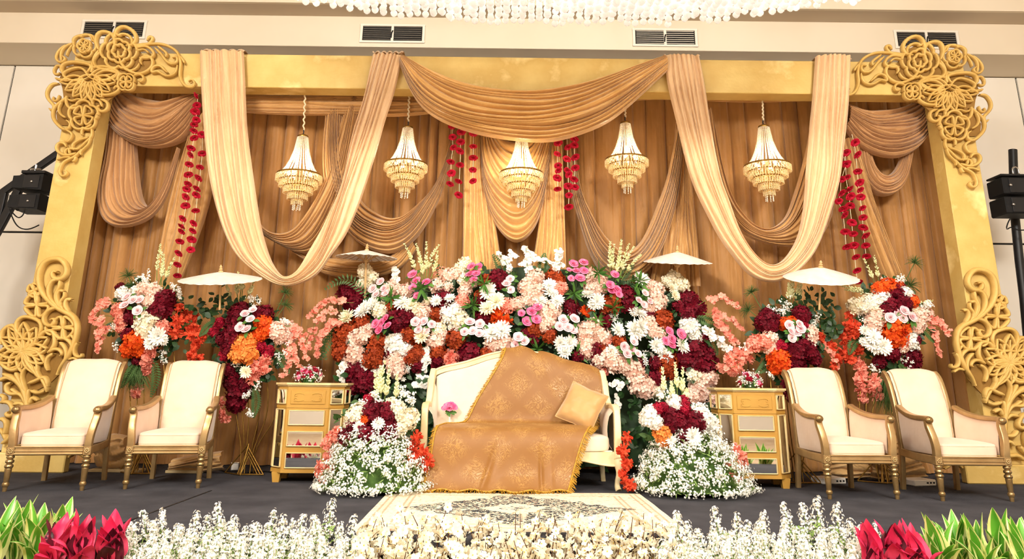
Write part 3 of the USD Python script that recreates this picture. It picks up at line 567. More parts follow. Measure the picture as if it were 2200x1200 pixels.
# padded back
rows = []
for q in np.linspace(0, 1, 20):
    z = .33 + (tz - .03 - .33) * q; y = .17 + .085 * q + .012 * np.sin(q * 9) * 0 - .035 * math.sin(math.pi * q) ** .6 * (1 - np.abs(xx / .69) ** 6)
    rows.append(np.stack([xx * .975, y + 0 * xx, z], 1))
so.part('backrest', grid(np.array(rows)), 'upholstery_sofa', True)
so.part('back_cover', grid(np.array([np.stack([xx, yb + .03, tz - .02], 1), np.stack([xx, .29 + 0 * xx, .2 + 0 * xx], 1)])), 'upholstery_sofa', True)
for s in (-1, 1):
    # wing post from the back corner down to the arm, then the arm and its front post
    wing = spline([(s * .70, .27, .835), (s * .706, .23, .80), (s * .712, .17, .70), (s * .718, .12, .62), (s * .722, .08, .585)], 18)
    so.part('wing_post', rbar(wing, .05, np.linspace(.075, .06, 18)), 'sofa_wood', 40)
    arm = spline([(s * .722, .10, .578), (s * .725, .0, .582), (s * .727, -.12, .588), (s * .728, -.2, .577), (s * .728, -.245, .55)], 16)
    so.part('arm_rail', rbar(arm, .056, np.r_[np.full(12, .04), .044, .048, .05, .046]), 'sofa_wood', 40)
    so.part('arm_post', rbar(spline([(s * .728, -.235, .56), (s * .728, -.25, .50), (s * .727, -.262, .38), (s * .726, -.268, .27), (s * .724, -.268, .19)], 14), np.linspace(.05, .06, 14), .055, up=(0, 1, 0)), 'sofa_wood', 40)
    rows = []
    yy = np.linspace(-.235, .22, 16); tp = np.interp(yy, [-.24, -.1, .08, .12, .17, .23], [.555, .575, .565, .61, .69, .80])
    for o in (0, 1):
        for q in (np.linspace(0, 1, 9) if o == 0 else np.linspace(1, 0, 5)):
            z = .27 + (tp - .27) * q; x = (.70 - .045 * math.sin(math.pi * q) ** .5 if o == 0 else .745)
            rows.append(np.stack([np.full(16, s * x), yy, z], 1))
    so.part('side_panel', grid(np.array(rows), closeu=True), 'upholstery_sofa', True)
    leg = spline([(s * .722, -.268, .22), (s * .728, -.285, .17), (s * .728, -.29, .12), (s * .715, -.27, .06), (s * .716, -.272, .02), (s * .722, -.285, .0)], 22)
    lr = np.interp(np.linspace(0, 1, 22), [0, .2, .5, .75, .9, 1], [.036, .034, .023, .018, .022, .024])
    so.part('front_leg', tube(leg, lr, 12, up=(0, 1, 0)), 'sofa_wood', True)
    so.part('rear_leg', rbar(spline([(s * .69, .27, .25), (s * .692, .275, .1), (s * .70, .285, 0)], 10), .04, .04, up=(0, 1, 0)), 'sofa_wood', 40)
xa = np.linspace(-.70, .70, 60)
zb_ = .19 - .022 * np.cos(xa / .70 * math.pi * 2) * (np.abs(xa) > .3) + .0 * xa
poly = Polygon([(x, .268) for x in xa] + [(x, z) for x, z in zip(xa[::-1], zb_[::-1])])
so.part('front_rail', prism(poly, .035, (0, -.285, 0)), 'sofa_wood')
so.part('front_moulding', tube(np.stack([xa, np.full(60, -.288), zb_ + .006], 1), .008, 8), 'sofa_wood', True)
for s in (-1, 1): so.part('side_rail', box((s * .72, .0, .23), (.035, .52, .08), .004), 'sofa_wood')
so.part('seat_frame', box((0, -.0, .25), (1.38, .50, .05), .004), 'upholstery_sofa')
v, f = cushion(1.355, 1.34, .50, .105, crown=.03); so.part('seat_cushion', (v + [0, -.29, .27], f), 'upholstery_sofa', 50)
so.part('piping', tube(edge_loop(1.358, 1.342, .50, .085) + [0, -.29, .27], .004, 6, caps=False), 'upholstery_sofa', True)

# throw over the back, the seat and the front
th = Thing('throw_blanket', 'gold damask throw with a twisted fringe spread over the settee', 'throw', (SX, SY, 0), SR)
path = [(.355, .70), (.33, .95), (.29, 1.02), (.215, .985), (.165, .80), (.13, .58), (.10, .445), (-.03, .432), (-.20, .424), (-.30, .402), (-.345, .34), (-.36, .22), (-.385, .10), (-.43, .025), (-.47, .016)]
lx = [-.13, -.12, -.115, -.125, -.24, -.37, -.44, -.55, -.62, -.645, -.66, -.675, -.70, -.715, -.71]
rx = [.70, .72, .72, .71, .685, .64, .62, .58, .54, .50, .455, .41, .37, .34, .33]
nS, nT = 150, 130
S = spline([(a, b, c, d) for (a, b), c, d in zip(path, lx, rx)], nS)
tt = np.linspace(0, 1, nT); X = S[:, 2][:, None] + (S[:, 3] - S[:, 2])[:, None] * tt[None, :]
sarc = np.r_[0, np.cumsum(np.hypot(np.diff(S[:, 0]), np.diff(S[:, 1])))]
# over the back the cloth follows the curved top rail
drop = np.clip(1.0 - topz(X), 0, .3); onback = np.clip((S[:, 1] - .42) / .58, 0, 1)[:, None]
ty = np.gradient(S[:, 0]); tzv = np.gradient(S[:, 1]); ln = np.hypot(ty, tzv); ny, nz = tzv / ln, -ty / ln     # normal towards the room / up
front = np.clip((.40 - S[:, 1]) / .3, 0, 1)[:, None] * (S[:, 0] < 0)[:, None]
back = onback * (S[:, 0] < .3)[:, None]
nse = lambda a, b, sd: meshkit.noise(np.stack(np.broadcast_arrays(X * a, sarc[:, None] * b, np.full_like(X, sd)), -1), sd) - .5
fold = lambda x0, sl, w: np.exp(-((X - x0 - sl * (sarc[:, None] - sarc[80])) / w) ** 2)
disp = .02 + .012 * back * nse(7, 3, 3) + front * (.07 * nse(4.5, 1.2, 4) + .09 * fold(-.02, -.34, .02) - .07 * fold(.05, -.36, .04) + .09 * fold(.14, .0, .014) - .07 * fold(.19, .02, .03) + .04 * fold(-.42, -.12, .05) - .04 * fold(-.30, -.1, .05) + .03 * fold(.32, .1, .03)) + .018 * back * (fold(.30, .42, .05) - fold(.42, .42, .03)) + .004 * nse(26, 14, 6)
disp = disp +   .026 * front * np.sin(X * 17 + 2 * nse(3, 2, 9))
P = np.zeros((nS, nT, 3)); P[..., 0] = X
P[..., 1] = S[:, 0][:, None] - np.maximum(ny[:, None], -.2) * disp * np.where(S[:, 0][:, None] > .3, -1, 1)
P[..., 2] = S[:, 1][:, None] - drop * onback + np.abs(nz[:, None]) * disp * (S[:, 1][:, None] > .2)
hem = np.clip((sarc - (sarc[-1] - .14)) / .14, 0, 1)[:, None]
P[..., 1] -= hem * (.05 * np.exp(-((X + .02) / .16) ** 2)) ; P[..., 2] = np.maximum(P[..., 2], .014 + .008 * (1 + np.sin(X * 30)) * hem)
uv = np.stack([X, np.broadcast_to(sarc[:, None], X.shape)], -1).reshape(-1, 2)
pth = numbered(th.path, 'cloth'); v, f = grid(P); cm = usdkit.mesh(stage, pth, (v, f), M['damask'], smooth=True, uv=uv); cm.CreateDoubleSidedAttr(True)
def fringe(edge, direc, length, name, r, step=.0042):
    """short twisted threads along an edge"""
    L = np.r_[0, np.cumsum(np.linalg.norm(np.diff(edge, axis=0), axis=1))]; n = int(L[-1] / step); s = np.linspace(0, L[-1], n)
    E = np.stack([np.interp(s, L, edge[:, k]) for k in range(3)], 1); D = np.stack([np.interp(s, L, direc[:, k]) for k in range(3)], 1)
    D = D + r.normal(0, .22, D.shape); D /= np.linalg.norm(D, axis=1, keepdims=True)
    ll = length * r.uniform(.75, 1.1, n); Bm = bases(D, r=r)
    g = np.arange(4) * np.pi / 2; ring = np.stack([np.cos(g), np.sin(g), 0 * g], 1) * .0026
    v = np.vstack([ring, ring * .8 + [0, 0, 1.0]]); v[:4, 2] = 0
    f = np.vstack([[j, (j + 1) % 4, 4 + (j + 1) % 4] for j in range(4)] + [[j, 4 + (j + 1) % 4, 4 + j] for j in range(4)])
    V = np.repeat(v[None], n, 0); V[:, :, 2] *= ll[:, None]
    W = np.einsum('nij,nvj->nvi', Bm, V) + E[:, None]; W[..., 2] = np.maximum(W[..., 2], .006)
    m = MB().add(W.reshape(-1, 3), (f[None] + (np.arange(n) * 8)[:, None, None]).reshape(-1, 3))
    m.add(*tube(edge + [0, -.004, .002], .006, 6))
    th.part(name, m, 'fringe_gold', kind='stuff')
r = np.random.default_rng(3)
eL = P[12:nS, 1]; dL = np.zeros_like(eL); dL[:, 0] = -1; dL[:, 2] = -.6; fringe(eL, dL, .038, 'side_fringe', r)
eR = P[70:nS, -2]; dR = np.zeros_like(eR); dR[:, 0] = 1; dR[:, 2] = -.9; dR[:, 1] = -.3; fringe(eR, dR, .05, 'side_fringe', r)
eH = P[-1]; dH = np.zeros_like(eH); dH[:, 1] = -1; dH[:, 2] = -.15; fringe(eH, dH, .055, 'hem_fringe', r)

# cushion leaning in the right corner
cu = Thing('throw_cushion', 'square tan velvet cushion propped in the right corner of the settee', 'cushion', (SX + .49, SY - .03, .42))
g = np.linspace(-1, 1, 30); A, B = np.meshgrid(g, g, indexing='ij')
hh = .062 * ((1 - A ** 4) * (1 - B ** 4)) ** .6; pin = 1 - .07 * (1 - np.abs(A * B) ** .7)
Rm = rotm([0, 0, 1], -.30) @ rotm([1, 0, 0], -.42) @ rotm([0, 1, 0], .40)
nz_ = .010 * (meshkit.noise(np.stack([A * 4, B * 4, 0 * A], -1), 8) - .5)
Pf = np.stack([A * .158 * pin, -hh - nz_ * (hh > .01), B * .158 * pin], -1); Pb = Pf * [1, -1, 1]
m = MB().add(*grid(Pf @ Rm.T + [.0, 0, .165])).add(*grid(Pb[::-1] @ Rm.T + [.0, 0, .165])); cu.part('cover', m, 'cushion_velvet', True)
e = np.vstack([Pf[:, 0], Pf[-1], Pf[::-1, -1], Pf[0, ::-1]]) @ Rm.T + [0, 0, .165]; cu.part('piping', tube(e, .004, 6, caps=False), 'cushion_velvet', True)

# ------------------------------------------------------------------ mirrored cabinets
def make_cabinet(label, loc, rot):
    t = Thing('mirrored_cabinet', label, 'cabinet', loc, rot, 'gold mirrored cabinets')
    w, d, c = .262, .17, .10                                          # half width, half depth, chamfer
    def plan(o): return [(-w - o, d + o), (-w - o, -d + c - o * .4), (-w + c - o * .4, -d - o), (w - c + o * .4, -d - o), (w + o, -d + c - o * .4), (w + o, d + o)]
    def slab(z0, z1, o): return prism(Polygon(plan(o)), z1 - z0, (0, 0, z0), 'xy')
    t.part('body', slab(.085, .712, 0.0), 'cabinet_gold')
    t.part('base_moulding', slab(.072, .10, .008), 'cabinet_gold')
    t.part('belt_moulding', slab(.548, .566, .004), 'cabinet_gold')
    t.part('top', MB().add(*slab(.712, .722, .012)).add(*slab(.722, .738, .024)), 'frame_cream')
    for sx in (-1, 1):
        for y in (-d + .06, d - .04):
            q = np.array([[x, yy_, z] for z, k in ((.074, .034), (0, .024)) for x, yy_ in ((-k, -k), (k, -k), (k, k), (-k, k))]) + [sx * (w - .055), y, 0]
            t.part('foot', trimesh.convex.convex_hull(q), 'cabinet_gold')
    def pane(ca, cb, z0, z1, name, fr=.008, knob=False):
        """mirror with a thin raised frame on the face from plan point ca to cb"""
        a, b = np.array([*ca, 0.]), np.array([*cb, 0.]); L = np.linalg.norm(b - a); u = (b - a) / L; n = np.array([u[1], -u[0], 0]); c0 = (a + b) / 2
        R = np.stack([u, n, [0, 0, 1.0]], 1)
        def put(vf): return vf[0] @ R.T + c0, vf[1]
        p = t.part(name, put(box((0, .003, (z0 + z1) / 2), (L - .002, .006, z1 - z0 - .002))), 'mirror')
        m = MB()
        for s in (-1, 1):
            m.add(*put(box((0, .006, (z0 + z1) / 2 + s * ((z1 - z0) / 2 - fr / 2)), (L, .016, fr), .003))); m.add(*put(box((s * (L / 2 - fr / 2), .006, (z0 + z1) / 2), (fr, .016, z1 - z0), .003)))
        sub(p, 'mirror_frame', m, 'frame_cream')
    f0 = w - c
    for z0, z1 in ((.418, .532), (.262, .376), (.104, .22)): pane((-f0 + .022, -d), (f0 - .022, -d), z0, z1, 'drawer')
    fz = t.part('frieze_panel', box((0, -d - .002, .628), (2 * f0 - .05, .008, .105), .003), 'cabinet_gold')
    m = MB().add(*box((0, -d - .005, .628), (2 * f0 - .10, .006, .072), .003))
    for s in (-1, 1):
        for e in (-1, 1):
            m.add(*tube(spline([(s * .03, -d - .008, .628 + e * .02), (s * .07, -d - .009, .628 + e * .03), (s * .105, -d - .009, .628 + e * .018), (s * .10, -d - .009, .628 + e * .006), (s * .085, -d - .008, .628 + e * .012)], 14), .0028, 5))
    sub(fz, 'relief_scroll', m, 'cabinet_gold', 40)
    P_ = plan(0)
    for i in (1, 3, 0, 4):
        a, b = np.array(P_[i]), np.array(P_[i + 1]); q = .09 if i in (1, 3) else .05
        a, b = a + (b - a) * q, b - (b - a) * q
        pane(a, b, .575, .69, 'side_mirror'); pane(a, b, .108, .54, 'side_mirror')
    return t
cb = make_cabinet('gold cabinet with mirrored drawers left of the settee, behind the left flower mound', (-1.592, 6.33, 0), .03)
cb.copy((1.935, 6.31, 0), -.03, 'gold cabinet with mirrored drawers right of the settee, beside the right armchairs')

# ------------------------------------------------------------------ rug
N = {'tc': ('texture_coordinate', {}), 's': ('separate_xyz', {}), 'ax': ('math', {'math_type': 'absolute'}), 'ay': ('math', {'math_type': 'absolute'}),
     'dx': ('math', {'math_type': 'multiply', 'value2': 1 / .89}), 'dy': ('math', {'math_type': 'multiply', 'value2': 1 / .69}), 'mx': ('math', {'math_type': 'maximum'}),
     'border': ('rgb_ramp', {'interpolate': False, 'ramp': [(0, (0, 0, 0)), (.76, (1, 1, 1)), (.775, (.2, .2, .2)), (.80, (1, 1, 1)), (.815, (0, 0, 0)), (.90, (1, 1, 1)), (.915, (.25, .25, .25)), (.945, (1, 1, 1)), (.96, (0, 0, 0))]}),
     'ex': ('math', {'math_type': 'multiply', 'value2': 1 / .74}), 'ey': ('math', {'math_type': 'multiply', 'value2': 1 / .60}), 'sum': ('math', {'math_type': 'add'}),
     'wob': ('noise_texture', {'scale': 9.0, 'detail': 1.0}), 'wo': ('math', {'math_type': 'multiply_add', 'value2': .35, 'value3': -.17}), 'sw': ('math', {'math_type': 'add'}),
     'field': ('rgb_ramp', {'interpolate': False, 'ramp': [(0, (1, 1, 1)), (.05, (.0, .0, .0)), (.12, (1, 1, 1)), (.16, (0, 0, 0)), (.34, (1, 1, 1)), (.97, (0, 0, 0))]}),
     'vo': ('voronoi_texture', {'scale': 24.0, 'feature': 'distance_to_edge'}), 'nn': ('noise_texture', {'scale': 36.0, 'detail': 2.0, 'distortion': 1.5}),
     'vr': ('rgb_ramp', {'interpolate': False, 'ramp': [(0, (1, 1, 1)), (.52, (0, 0, 0))]}), 'red': ('rgb_ramp', {'ramp': [(.58, (0, 0, 0)), (.64, (1, 1, 1))]}), 'n2': ('noise_texture', {'scale': 48.0, 'detail': 2.0}),
     'base': ('mix', {'color1': lin('#efe0c2'), 'color2': lin('#cf8a70')}), 'rf': ('math', {'math_type': 'multiply', 'value2': .6}), 'bwf': ('rgb_to_bw', {}), 'bwv': ('rgb_to_bw', {}), 'bwr': ('rgb_to_bw', {}), 'bwb': ('rgb_to_bw', {}),
     'fm': ('math', {'math_type': 'multiply'}), 'm1': ('mix', {'color2': lin('#43474a')}), 'bf': ('math', {'math_type': 'multiply', 'value2': .55}), 'm2': ('mix', {'color2': lin('#8a6a48')}),
     'p': ('principled_bsdf', {'roughness': .95, 'specular_ior_level': .05}), 'b': ('bump', {'strength': .3, 'distance': .003}), 'bn': ('noise_texture', {'scale': 300.0})}
Lk = [('tc.object', 's.vector'), ('s.x', 'ax.value1'), ('s.y', 'ay.value1'), ('ax.value', 'dx.value1'), ('ay.value', 'dy.value1'), ('dx.value', 'mx.value1'), ('dy.value', 'mx.value2'), ('mx.value', 'border.fac'),
      ('ax.value', 'ex.value1'), ('ay.value', 'ey.value1'), ('ex.value', 'sum.value1'), ('ey.value', 'sum.value2'), ('tc.object', 'wob.vector'), ('wob.fac', 'wo.value1'), ('sum.value', 'sw.value1'), ('wo.value', 'sw.value2'), ('sw.value', 'field.fac'),
      ('tc.object', 'nn.vector'), ('nn.fac', 'vr.fac'), ('tc.object', 'n2.vector'), ('n2.fac', 'red.fac'), ('red.color', 'bwr.color'), ('bwr.val', 'rf.value1'), ('rf.value', 'base.fac'),
      ('field.color', 'bwf.color'), ('vr.color', 'bwv.color'), ('bwf.val', 'fm.value1'), ('bwv.val', 'fm.value2'), ('base.color', 'm1.color1'), ('fm.value', 'm1.fac'),
      ('border.color', 'bwb.color'), ('bwb.val', 'bf.value1'), ('m1.color', 'm2.color1'), ('bf.value', 'm2.fac'), ('m2.color', 'p.base_color'), ('tc.object', 'bn.vector'), ('bn.fac', 'b.height'), ('b.normal', 'p.normal')]
M['rug'] = usdkit.material(stage, '/World/Looks/rug', N, Lk, surface='p.BSDF')
rg = Thing('rug', 'cream oriental rug with a dark medallion on the stage before the settee', 'rug', (.06, 5.03, 0), .02)
u, w = np.linspace(-1, 1, 60), np.linspace(-1, 1, 40); P = np.zeros((60, 40, 3)); P[..., 0] = .89 * u[:, None]; P[..., 1] = .69 * w[None, :]
P[..., 2] = .009 + .003 * meshkit.noise(np.stack(np.broadcast_arrays(u[:, None] * 4, w[None, :] * 4, 0.), -1), 2)
rim = np.vstack([P[:, 0], P[-1], P[::-1, -1], P[0, ::-1]])
rg.part('pile', MB().add(*grid(P)).add(*grid(np.array([rim, rim * [1, 1, 0]]))), 'rug', True)
# ------------------------------------------------------------------ flower kinds, radius 1, facing +z
def fib(n, zmin, r, jit=.12):
    i = np.arange(n) + .5; z = 1 - i / n * (1 - zmin); ph = i * 2.399963 + r.uniform(0, 6.3)
    s = np.sqrt(np.clip(1 - z * z, 0, 1)); d = np.stack([s * np.cos(ph), s * np.sin(ph), z], 1) + r.normal(0, jit, (n, 3))
    return d / np.linalg.norm(d, axis=1, keepdims=True)
def petal_fan(k, w, l, cup):
    """k rounded petals round +z, each of five points"""
    m = MB()
    for i in range(k):
        a = 2 * np.pi * i / k; c, s = math.cos(a), math.sin(a)
        q = np.array([[.06, 0, 0], [.5 * l, -w, cup * .5], [.95 * l, -.55 * w, cup], [1.0 * l, 0, cup * .8], [.95 * l, .55 * w, cup], [.5 * l, w, cup * .5]])
        m.add(q @ np.array([[c, s, 0], [-s, c, 0], [0, 0, 1]]), [[0, 1, 2], [0, 2, 3], [0, 3, 4], [0, 4, 5]])
    return m.get()
def gen_hydrangea(r, n=48, k=4, size=.36, jag=0.0, zmin=-.45):
    d = fib(n, zmin, r); v, f = petal_fan(k, .42, 1.0, .22)
    sc = size * r.uniform(.8, 1.15, n); pos = d * r.uniform(.84, 1.0, (n, 1)) * [1, 1, .92]
    nn = d + r.normal(0, .28, d.shape); B = bases(nn, r=r) * sc[:, None, None]
    V, Fc = many(v, f, B, pos); c = trimesh.creation.icosphere(1, .76)
    return MB().add(V, Fc).add(c.vertices * [1, 1, .9], c.faces).get()
def gen_carnation(r):
    d = fib(34, -.1, r, .2); v = np.array([[0, 0, 0], [.42, -.30, .12], [.85, -.34, .30], [1.0, -.16, .18], [.90, .02, .34], [1.02, .2, .16], [.84, .36, .3], [.42, .30, .12]]); f = [[0, 1, 7], [1, 2, 3], [1, 3, 4], [1, 4, 7], [4, 5, 7], [5, 6, 7]]
    B = bases(d + r.normal(0, .2, d.shape), r=r) * (.62 * r.uniform(.8, 1.2, 34))[:, None, None]
    B = B[:, :, [2, 0, 1]]                                           # petals stand up along their direction
    V, Fc = many(v, f, B, d * .42 * [1, 1, .8]); c = trimesh.creation.icosphere(1, .55)
    return MB().add(V, Fc).add(c.vertices * [1, 1, .8], c.faces).get()
def gen_mum(r):
    m = MB()
    for n, el, L, w in ((15, .12, 1.0, .12), (15, .42, .98, .12), (13, .75, .85, .11), (9, 1.1, .62, .10), (5, 1.4, .4, .09)):
        for i in range(n):
            a = 2 * np.pi * (i + r.uniform(-.2, .2)) / n + el * 3; e = el + r.normal(0, .08); l = L * r.uniform(.85, 1.1)
            t = np.array([0, .35, .75, 1.0]); x = t * l * math.cos(e); z = t * l * math.sin(e) + .10 * np.sin(t * 2.6) * (1 if el < .6 else -.4); ww = w * np.array([.4, .85, 1.0, .35])
            L_, R_ = np.stack([x, -ww, z - .0], 1), np.stack([x, ww, z], 1); C = np.stack([x, 0 * x, z - .04], 1)
            P = np.stack([L_, C, R_], 1); v, f = grid(P); c, s = math.cos(a), math.sin(a)
            m.add(v @ np.array([[c, s, 0], [-s, c, 0], [0, 0, 1]]), f)
    return m.get()
def gen_rose(r):
    m = MB()
    for ring, (n, R0, z0, hgt, opn, wd) in enumerate(((5, .50, -.10, .62, .52, .80), (5, .40, 0, .72, .30, .62), (4, .28, .08, .70, .14, .50), (3, .17, .14, .66, .05, .36), (2, .07, .2, .6, .0, .2))):
        for i in range(n):
            a = 2 * np.pi * (i + r.uniform(-.1, .1)) / n + ring * .7
            u = np.linspace(-1, 1, 6); t = np.linspace(0, 1, 5)
            U, T = np.meshgrid(u, t, indexing='ij')
            rad = R0 * (.55 + .45 * T) + opn * T ** 2 * (1 - .25 * U ** 2) + .10 * opn * (T > .9)
            half = wd * (.5 + .6 * np.sin(np.pi * np.clip(T * .62 + .12, 0, 1))); an = a + U * half / max(R0 + .25, .3) * .8
            Z = z0 + hgt * np.sin(T * 1.5) * (1 - .16 * U ** 2) - (.22 * opn * 2 * np.clip(T - .75, 0, 1))
            m.add(*grid(np.stack([rad * np.cos(an), rad * np.sin(an), Z], -1)))
    v, f = m.get(); return v * [.98, .98, .9], f
def gen_orchid(r, n=6):
    """a short cluster of moth orchid blooms"""
    m = MB(); one = MB()
    for a, l, w in ((math.pi / 2, .9, .34), (math.pi / 2 + 2.2, .85, .30), (math.pi / 2 - 2.2, .85, .30), (0.15, .95, .62), (math.pi - .15, .95, .62)):
        u = np.linspace(0, 1, 5); ww = w * np.sin(np.pi * np.clip(u * .86 + .08, 0, 1)) ** .7; z = .18 * np.sin(u * 2.4)
        P = np.stack([np.stack([u * l, -ww, z], 1), np.stack([u * l, 0 * u, z + .07], 1), np.stack([u * l, ww, z], 1)], 1); v, f = grid(P); c, s = math.cos(a), math.sin(a)
        one.add(v @ np.array([[c, s, 0], [-s, c, 0], [0, 0, 1]]), f)
    c = trimesh.creation.icosphere(0, .16); one.add(c.vertices + [0, -.06, .14], c.faces)
    v, f = one.get()
    d = fib(n, .1, r, .25); pos = np.stack([r.uniform(-.45, .45, n), np.linspace(-.75, .75, n), r.uniform(0, .3, n)], 1)
    B = bases(np.array([0, 0, 1.]) + .5 * d * [1, 1, 0], spin=r.uniform(-.4, .4, n) , r=r) * (.52 * r.uniform(.85, 1.15, n))[:, None, None]
    return many(v, f, B, pos)
def gen_star(r, n=9):
    """loose six petalled blooms"""
    v, f = petal_fan(6, .2, 1.0, .3); d = fib(n, .0, r, .3); B = bases(d + [0, 0, .4], r=r) * (.42 * r.uniform(.8, 1.1, n))[:, None, None]
    return many(v, f, B, d * [.75, .75, .5])
def leaf_shape(n=6, w=.28, bend=.25, fold=.12):
    u = np.linspace(0, 1, n); ww = w * np.sin(np.pi * u ** .8) ** .9; z = -bend * u ** 2
    P = np.stack([np.stack([u, -ww, z + fold * ww], 1), np.stack([u, 0 * u, z], 1), np.stack([u, ww, z + fold * ww], 1)], 1)
    return grid(P)
FR = np.random.default_rng(42)
KINDS = {'H': ('hydrangea_head', [gen_hydrangea(FR) for _ in range(5)]), 'M': ('chrysanthemum', [gen_mum(FR) for _ in range(4)]), 'R': ('rose', [gen_rose(FR) for _ in range(4)]),
         'O': ('orchid_cluster', [gen_orchid(FR) for _ in range(4)]), 'K': ('carnation', [gen_carnation(FR) for _ in range(4)]), 'L': ('star_flower_cluster', [gen_star(FR) for _ in range(4)])}
LEAF = leaf_shape()
def place(vf, pos, n, s, r, spin=None):
    B = bases([n], spin=None if spin is None else [spin], r=r)[0]; return vf[0] @ B.T * s + pos, vf[1]
def head(t, kind, col, pos, n, rad, r, leaves=True):
    nm, var = KINDS[kind]; vf = var[int(r.integers(len(var)))]
    p = t.part(nm, place(vf, pos, n, rad, r), PM(col), True, world=True)
    if kind == 'R' and leaves:
        m = MB()
        for k in range(3):
            a = r.uniform(0, 6.28); dr = bases([n], r=r)[0] @ np.array([math.cos(a), math.sin(a), .1]); B = np.stack([dr, np.cross(n, dr) / np.linalg.norm(np.cross(n, dr)), n / np.linalg.norm(n)], 1)
            m.add(LEAF[0] @ B.T * rad * r.uniform(1.1, 1.6) + pos - n / np.linalg.norm(n) * rad * .25 + dr * rad * .5, LEAF[1])
        v, f = m.get(); sub(p, 'rose_leaf', (v - t.loc, f), 'leaf_mid', True)
def leaf_cloud(pos, nrm, size, r, shape=LEAF, droop=-.1):
    """leaves at the points pos, lying roughly across nrm, tips anywhere but rather up and out"""
    n = len(pos); nrm = nrm + r.normal(0, .35, (n, 3)); nrm /= np.linalg.norm(nrm, axis=1, keepdims=True)
    d = r.normal(0, 1, (n, 3)); d[:, 2] += droop; d -= (d * nrm).sum(1)[:, None] * nrm; d /= np.linalg.norm(d, axis=1, keepdims=True)
    B = np.stack([d, np.cross(nrm, d), nrm], 2) * (size * r.uniform(.7, 1.25, n))[:, None, None]
    return many(shape[0], shape[1], B, pos)
def fern(p, r, w=.07, n=16):
    """a frond along the path p: paired leaflets on a rib"""
    p = spline(p, n + 2); m = MB().add(*tube(p, np.linspace(.003, .0012, n + 2), 5))
    t = np.gradient(p, axis=0); t /= np.linalg.norm(t, axis=1, keepdims=True); nb = np.cross(t, [0, -1, 0.2]); nb /= np.linalg.norm(nb, axis=1, keepdims=True)
    for i in range(1, n + 2):
        l = w * math.sin(math.pi * (i / (n + 2)) ** .75) + .006
        for s in (-1, 1):
            d = nb[i] * s + t[i] * .55; d /= np.linalg.norm(d); q = np.cross(d, [0, -1, 0]); q /= np.linalg.norm(q) + 1e-9
            a = p[i]; ww = .009
            m.add([a, a + d * l * .5 + q * ww, a + d * l, a + d * l * .5 - q * ww], [[0, 1, 2], [0, 2, 3]])
    return m.get()
FL5 = petal_fan(5, .42, 1.0, .12)
def florets(pos, nrm, size, r):
    B = bases(nrm, r=r) * (size * r.uniform(.75, 1.2, len(pos)))[:, None, None]
    v = np.array([[0, 0, .25]] + [[math.cos(a) * q, math.sin(a) * q, .0] for i in range(5) for a, q in ((i * 1.2566, 1.0), (i * 1.2566 + .63, .55))]); f = [[0, 1 + j, 1 + (j + 1) % 10] for j in range(10)]
    return many(v, f, B, pos)
def spike(t, p, r, col='Y', rad=.011, n=34, start=.35, name='tuberose_spike'):
    """a stem with buds crowded towards the tip"""
    q = spline(p, 24); m = MB(); u = np.sort(r.uniform(start, 1.0, n)); c = trimesh.creation.icosphere(1, 1.0)
    pos = np.stack([np.interp(u, np.linspace(0, 1, 24), q[:, k]) for k in range(3)], 1); tg = q[-1] - q[0]; tg /= np.linalg.norm(tg)
    a = np.arange(n) * 2.4; off = np.stack([np.cos(a), np.sin(a), 0 * a], 1); B0 = bases([tg], spin=[0.])[0]; off = off @ B0.T
    d = off * .8 + tg; d /= np.linalg.norm(d, axis=1, keepdims=True); s = rad * (1.25 - .75 * (u - start) / (1 - start))
    Bm = bases(d, r=r) * s[:, None, None]; v = c.vertices * [.62, .62, 1.25]
    V, Fc = many(v, np.array(c.faces), Bm, pos + d * s[:, None] * 1.2); m.add(V, Fc)
    pt = t.part(name, m, PM(col), True, world=True); v, f = tube(q, np.linspace(.0042, .0022, 24), 6); sub(pt, 'stem', (v - t.loc, f), 'stem_green', True)
def papyrus(t, base, tip, rad, r):
    base, tip = np.array(base), np.array(tip); ax = tip - base; ax /= np.linalg.norm(ax); m = MB().add(*tube([base, (base + tip) / 2 + [0, -.01, 0], tip], .0035, 6))
    d = fib(70, -.35, r, .15); B = bases([ax], spin=[0.])[0]; d = d @ B.T
    for q in d: m.add(*tube([tip, tip + q * rad * .6, tip + q * rad + [0, 0, -.12 * rad]], [.0016, .0014, .0008], 3, caps=False))
    t.part('papyrus_stem', m, 'leaf_hair', True, world=True)
def gyp(t, pts, nrm, r, size=.0075, per=12, spread=.03, root=None, name='babys_breath', stems=True, col='gyp_white'):
    """sprays of tiny white blooms at the points pts"""
    n = len(pts); d = r.normal(0, 1, (n, per, 3)); d /= np.linalg.norm(d, axis=2, keepdims=True); pos = pts[:, None] + d * spread * r.uniform(.25, 1, (n, per, 1)); nn = nrm[:, None] + .9 * d
    V = florets(pos.reshape(-1, 3), nn.reshape(-1, 3), size, r)
    p = t.part(name, V, col, False, world=True, kind='stuff')
    if stems:
        a = (pts - nrm * spread * 2.6)[:, None] + 0 * pos; b = pos; w = .0009
        e = np.cross(b - a, [0, 1.0, .2]); e /= np.linalg.norm(e, axis=2, keepdims=True) + 1e-9
        Q = np.stack([a - e * w, a + e * w, b], 2).reshape(-1, 3); f = np.arange(len(Q)).reshape(-1, 3)
        v = Q - t.loc; sub(p, 'stem', (v, f), 'gyp_stem')
    return p

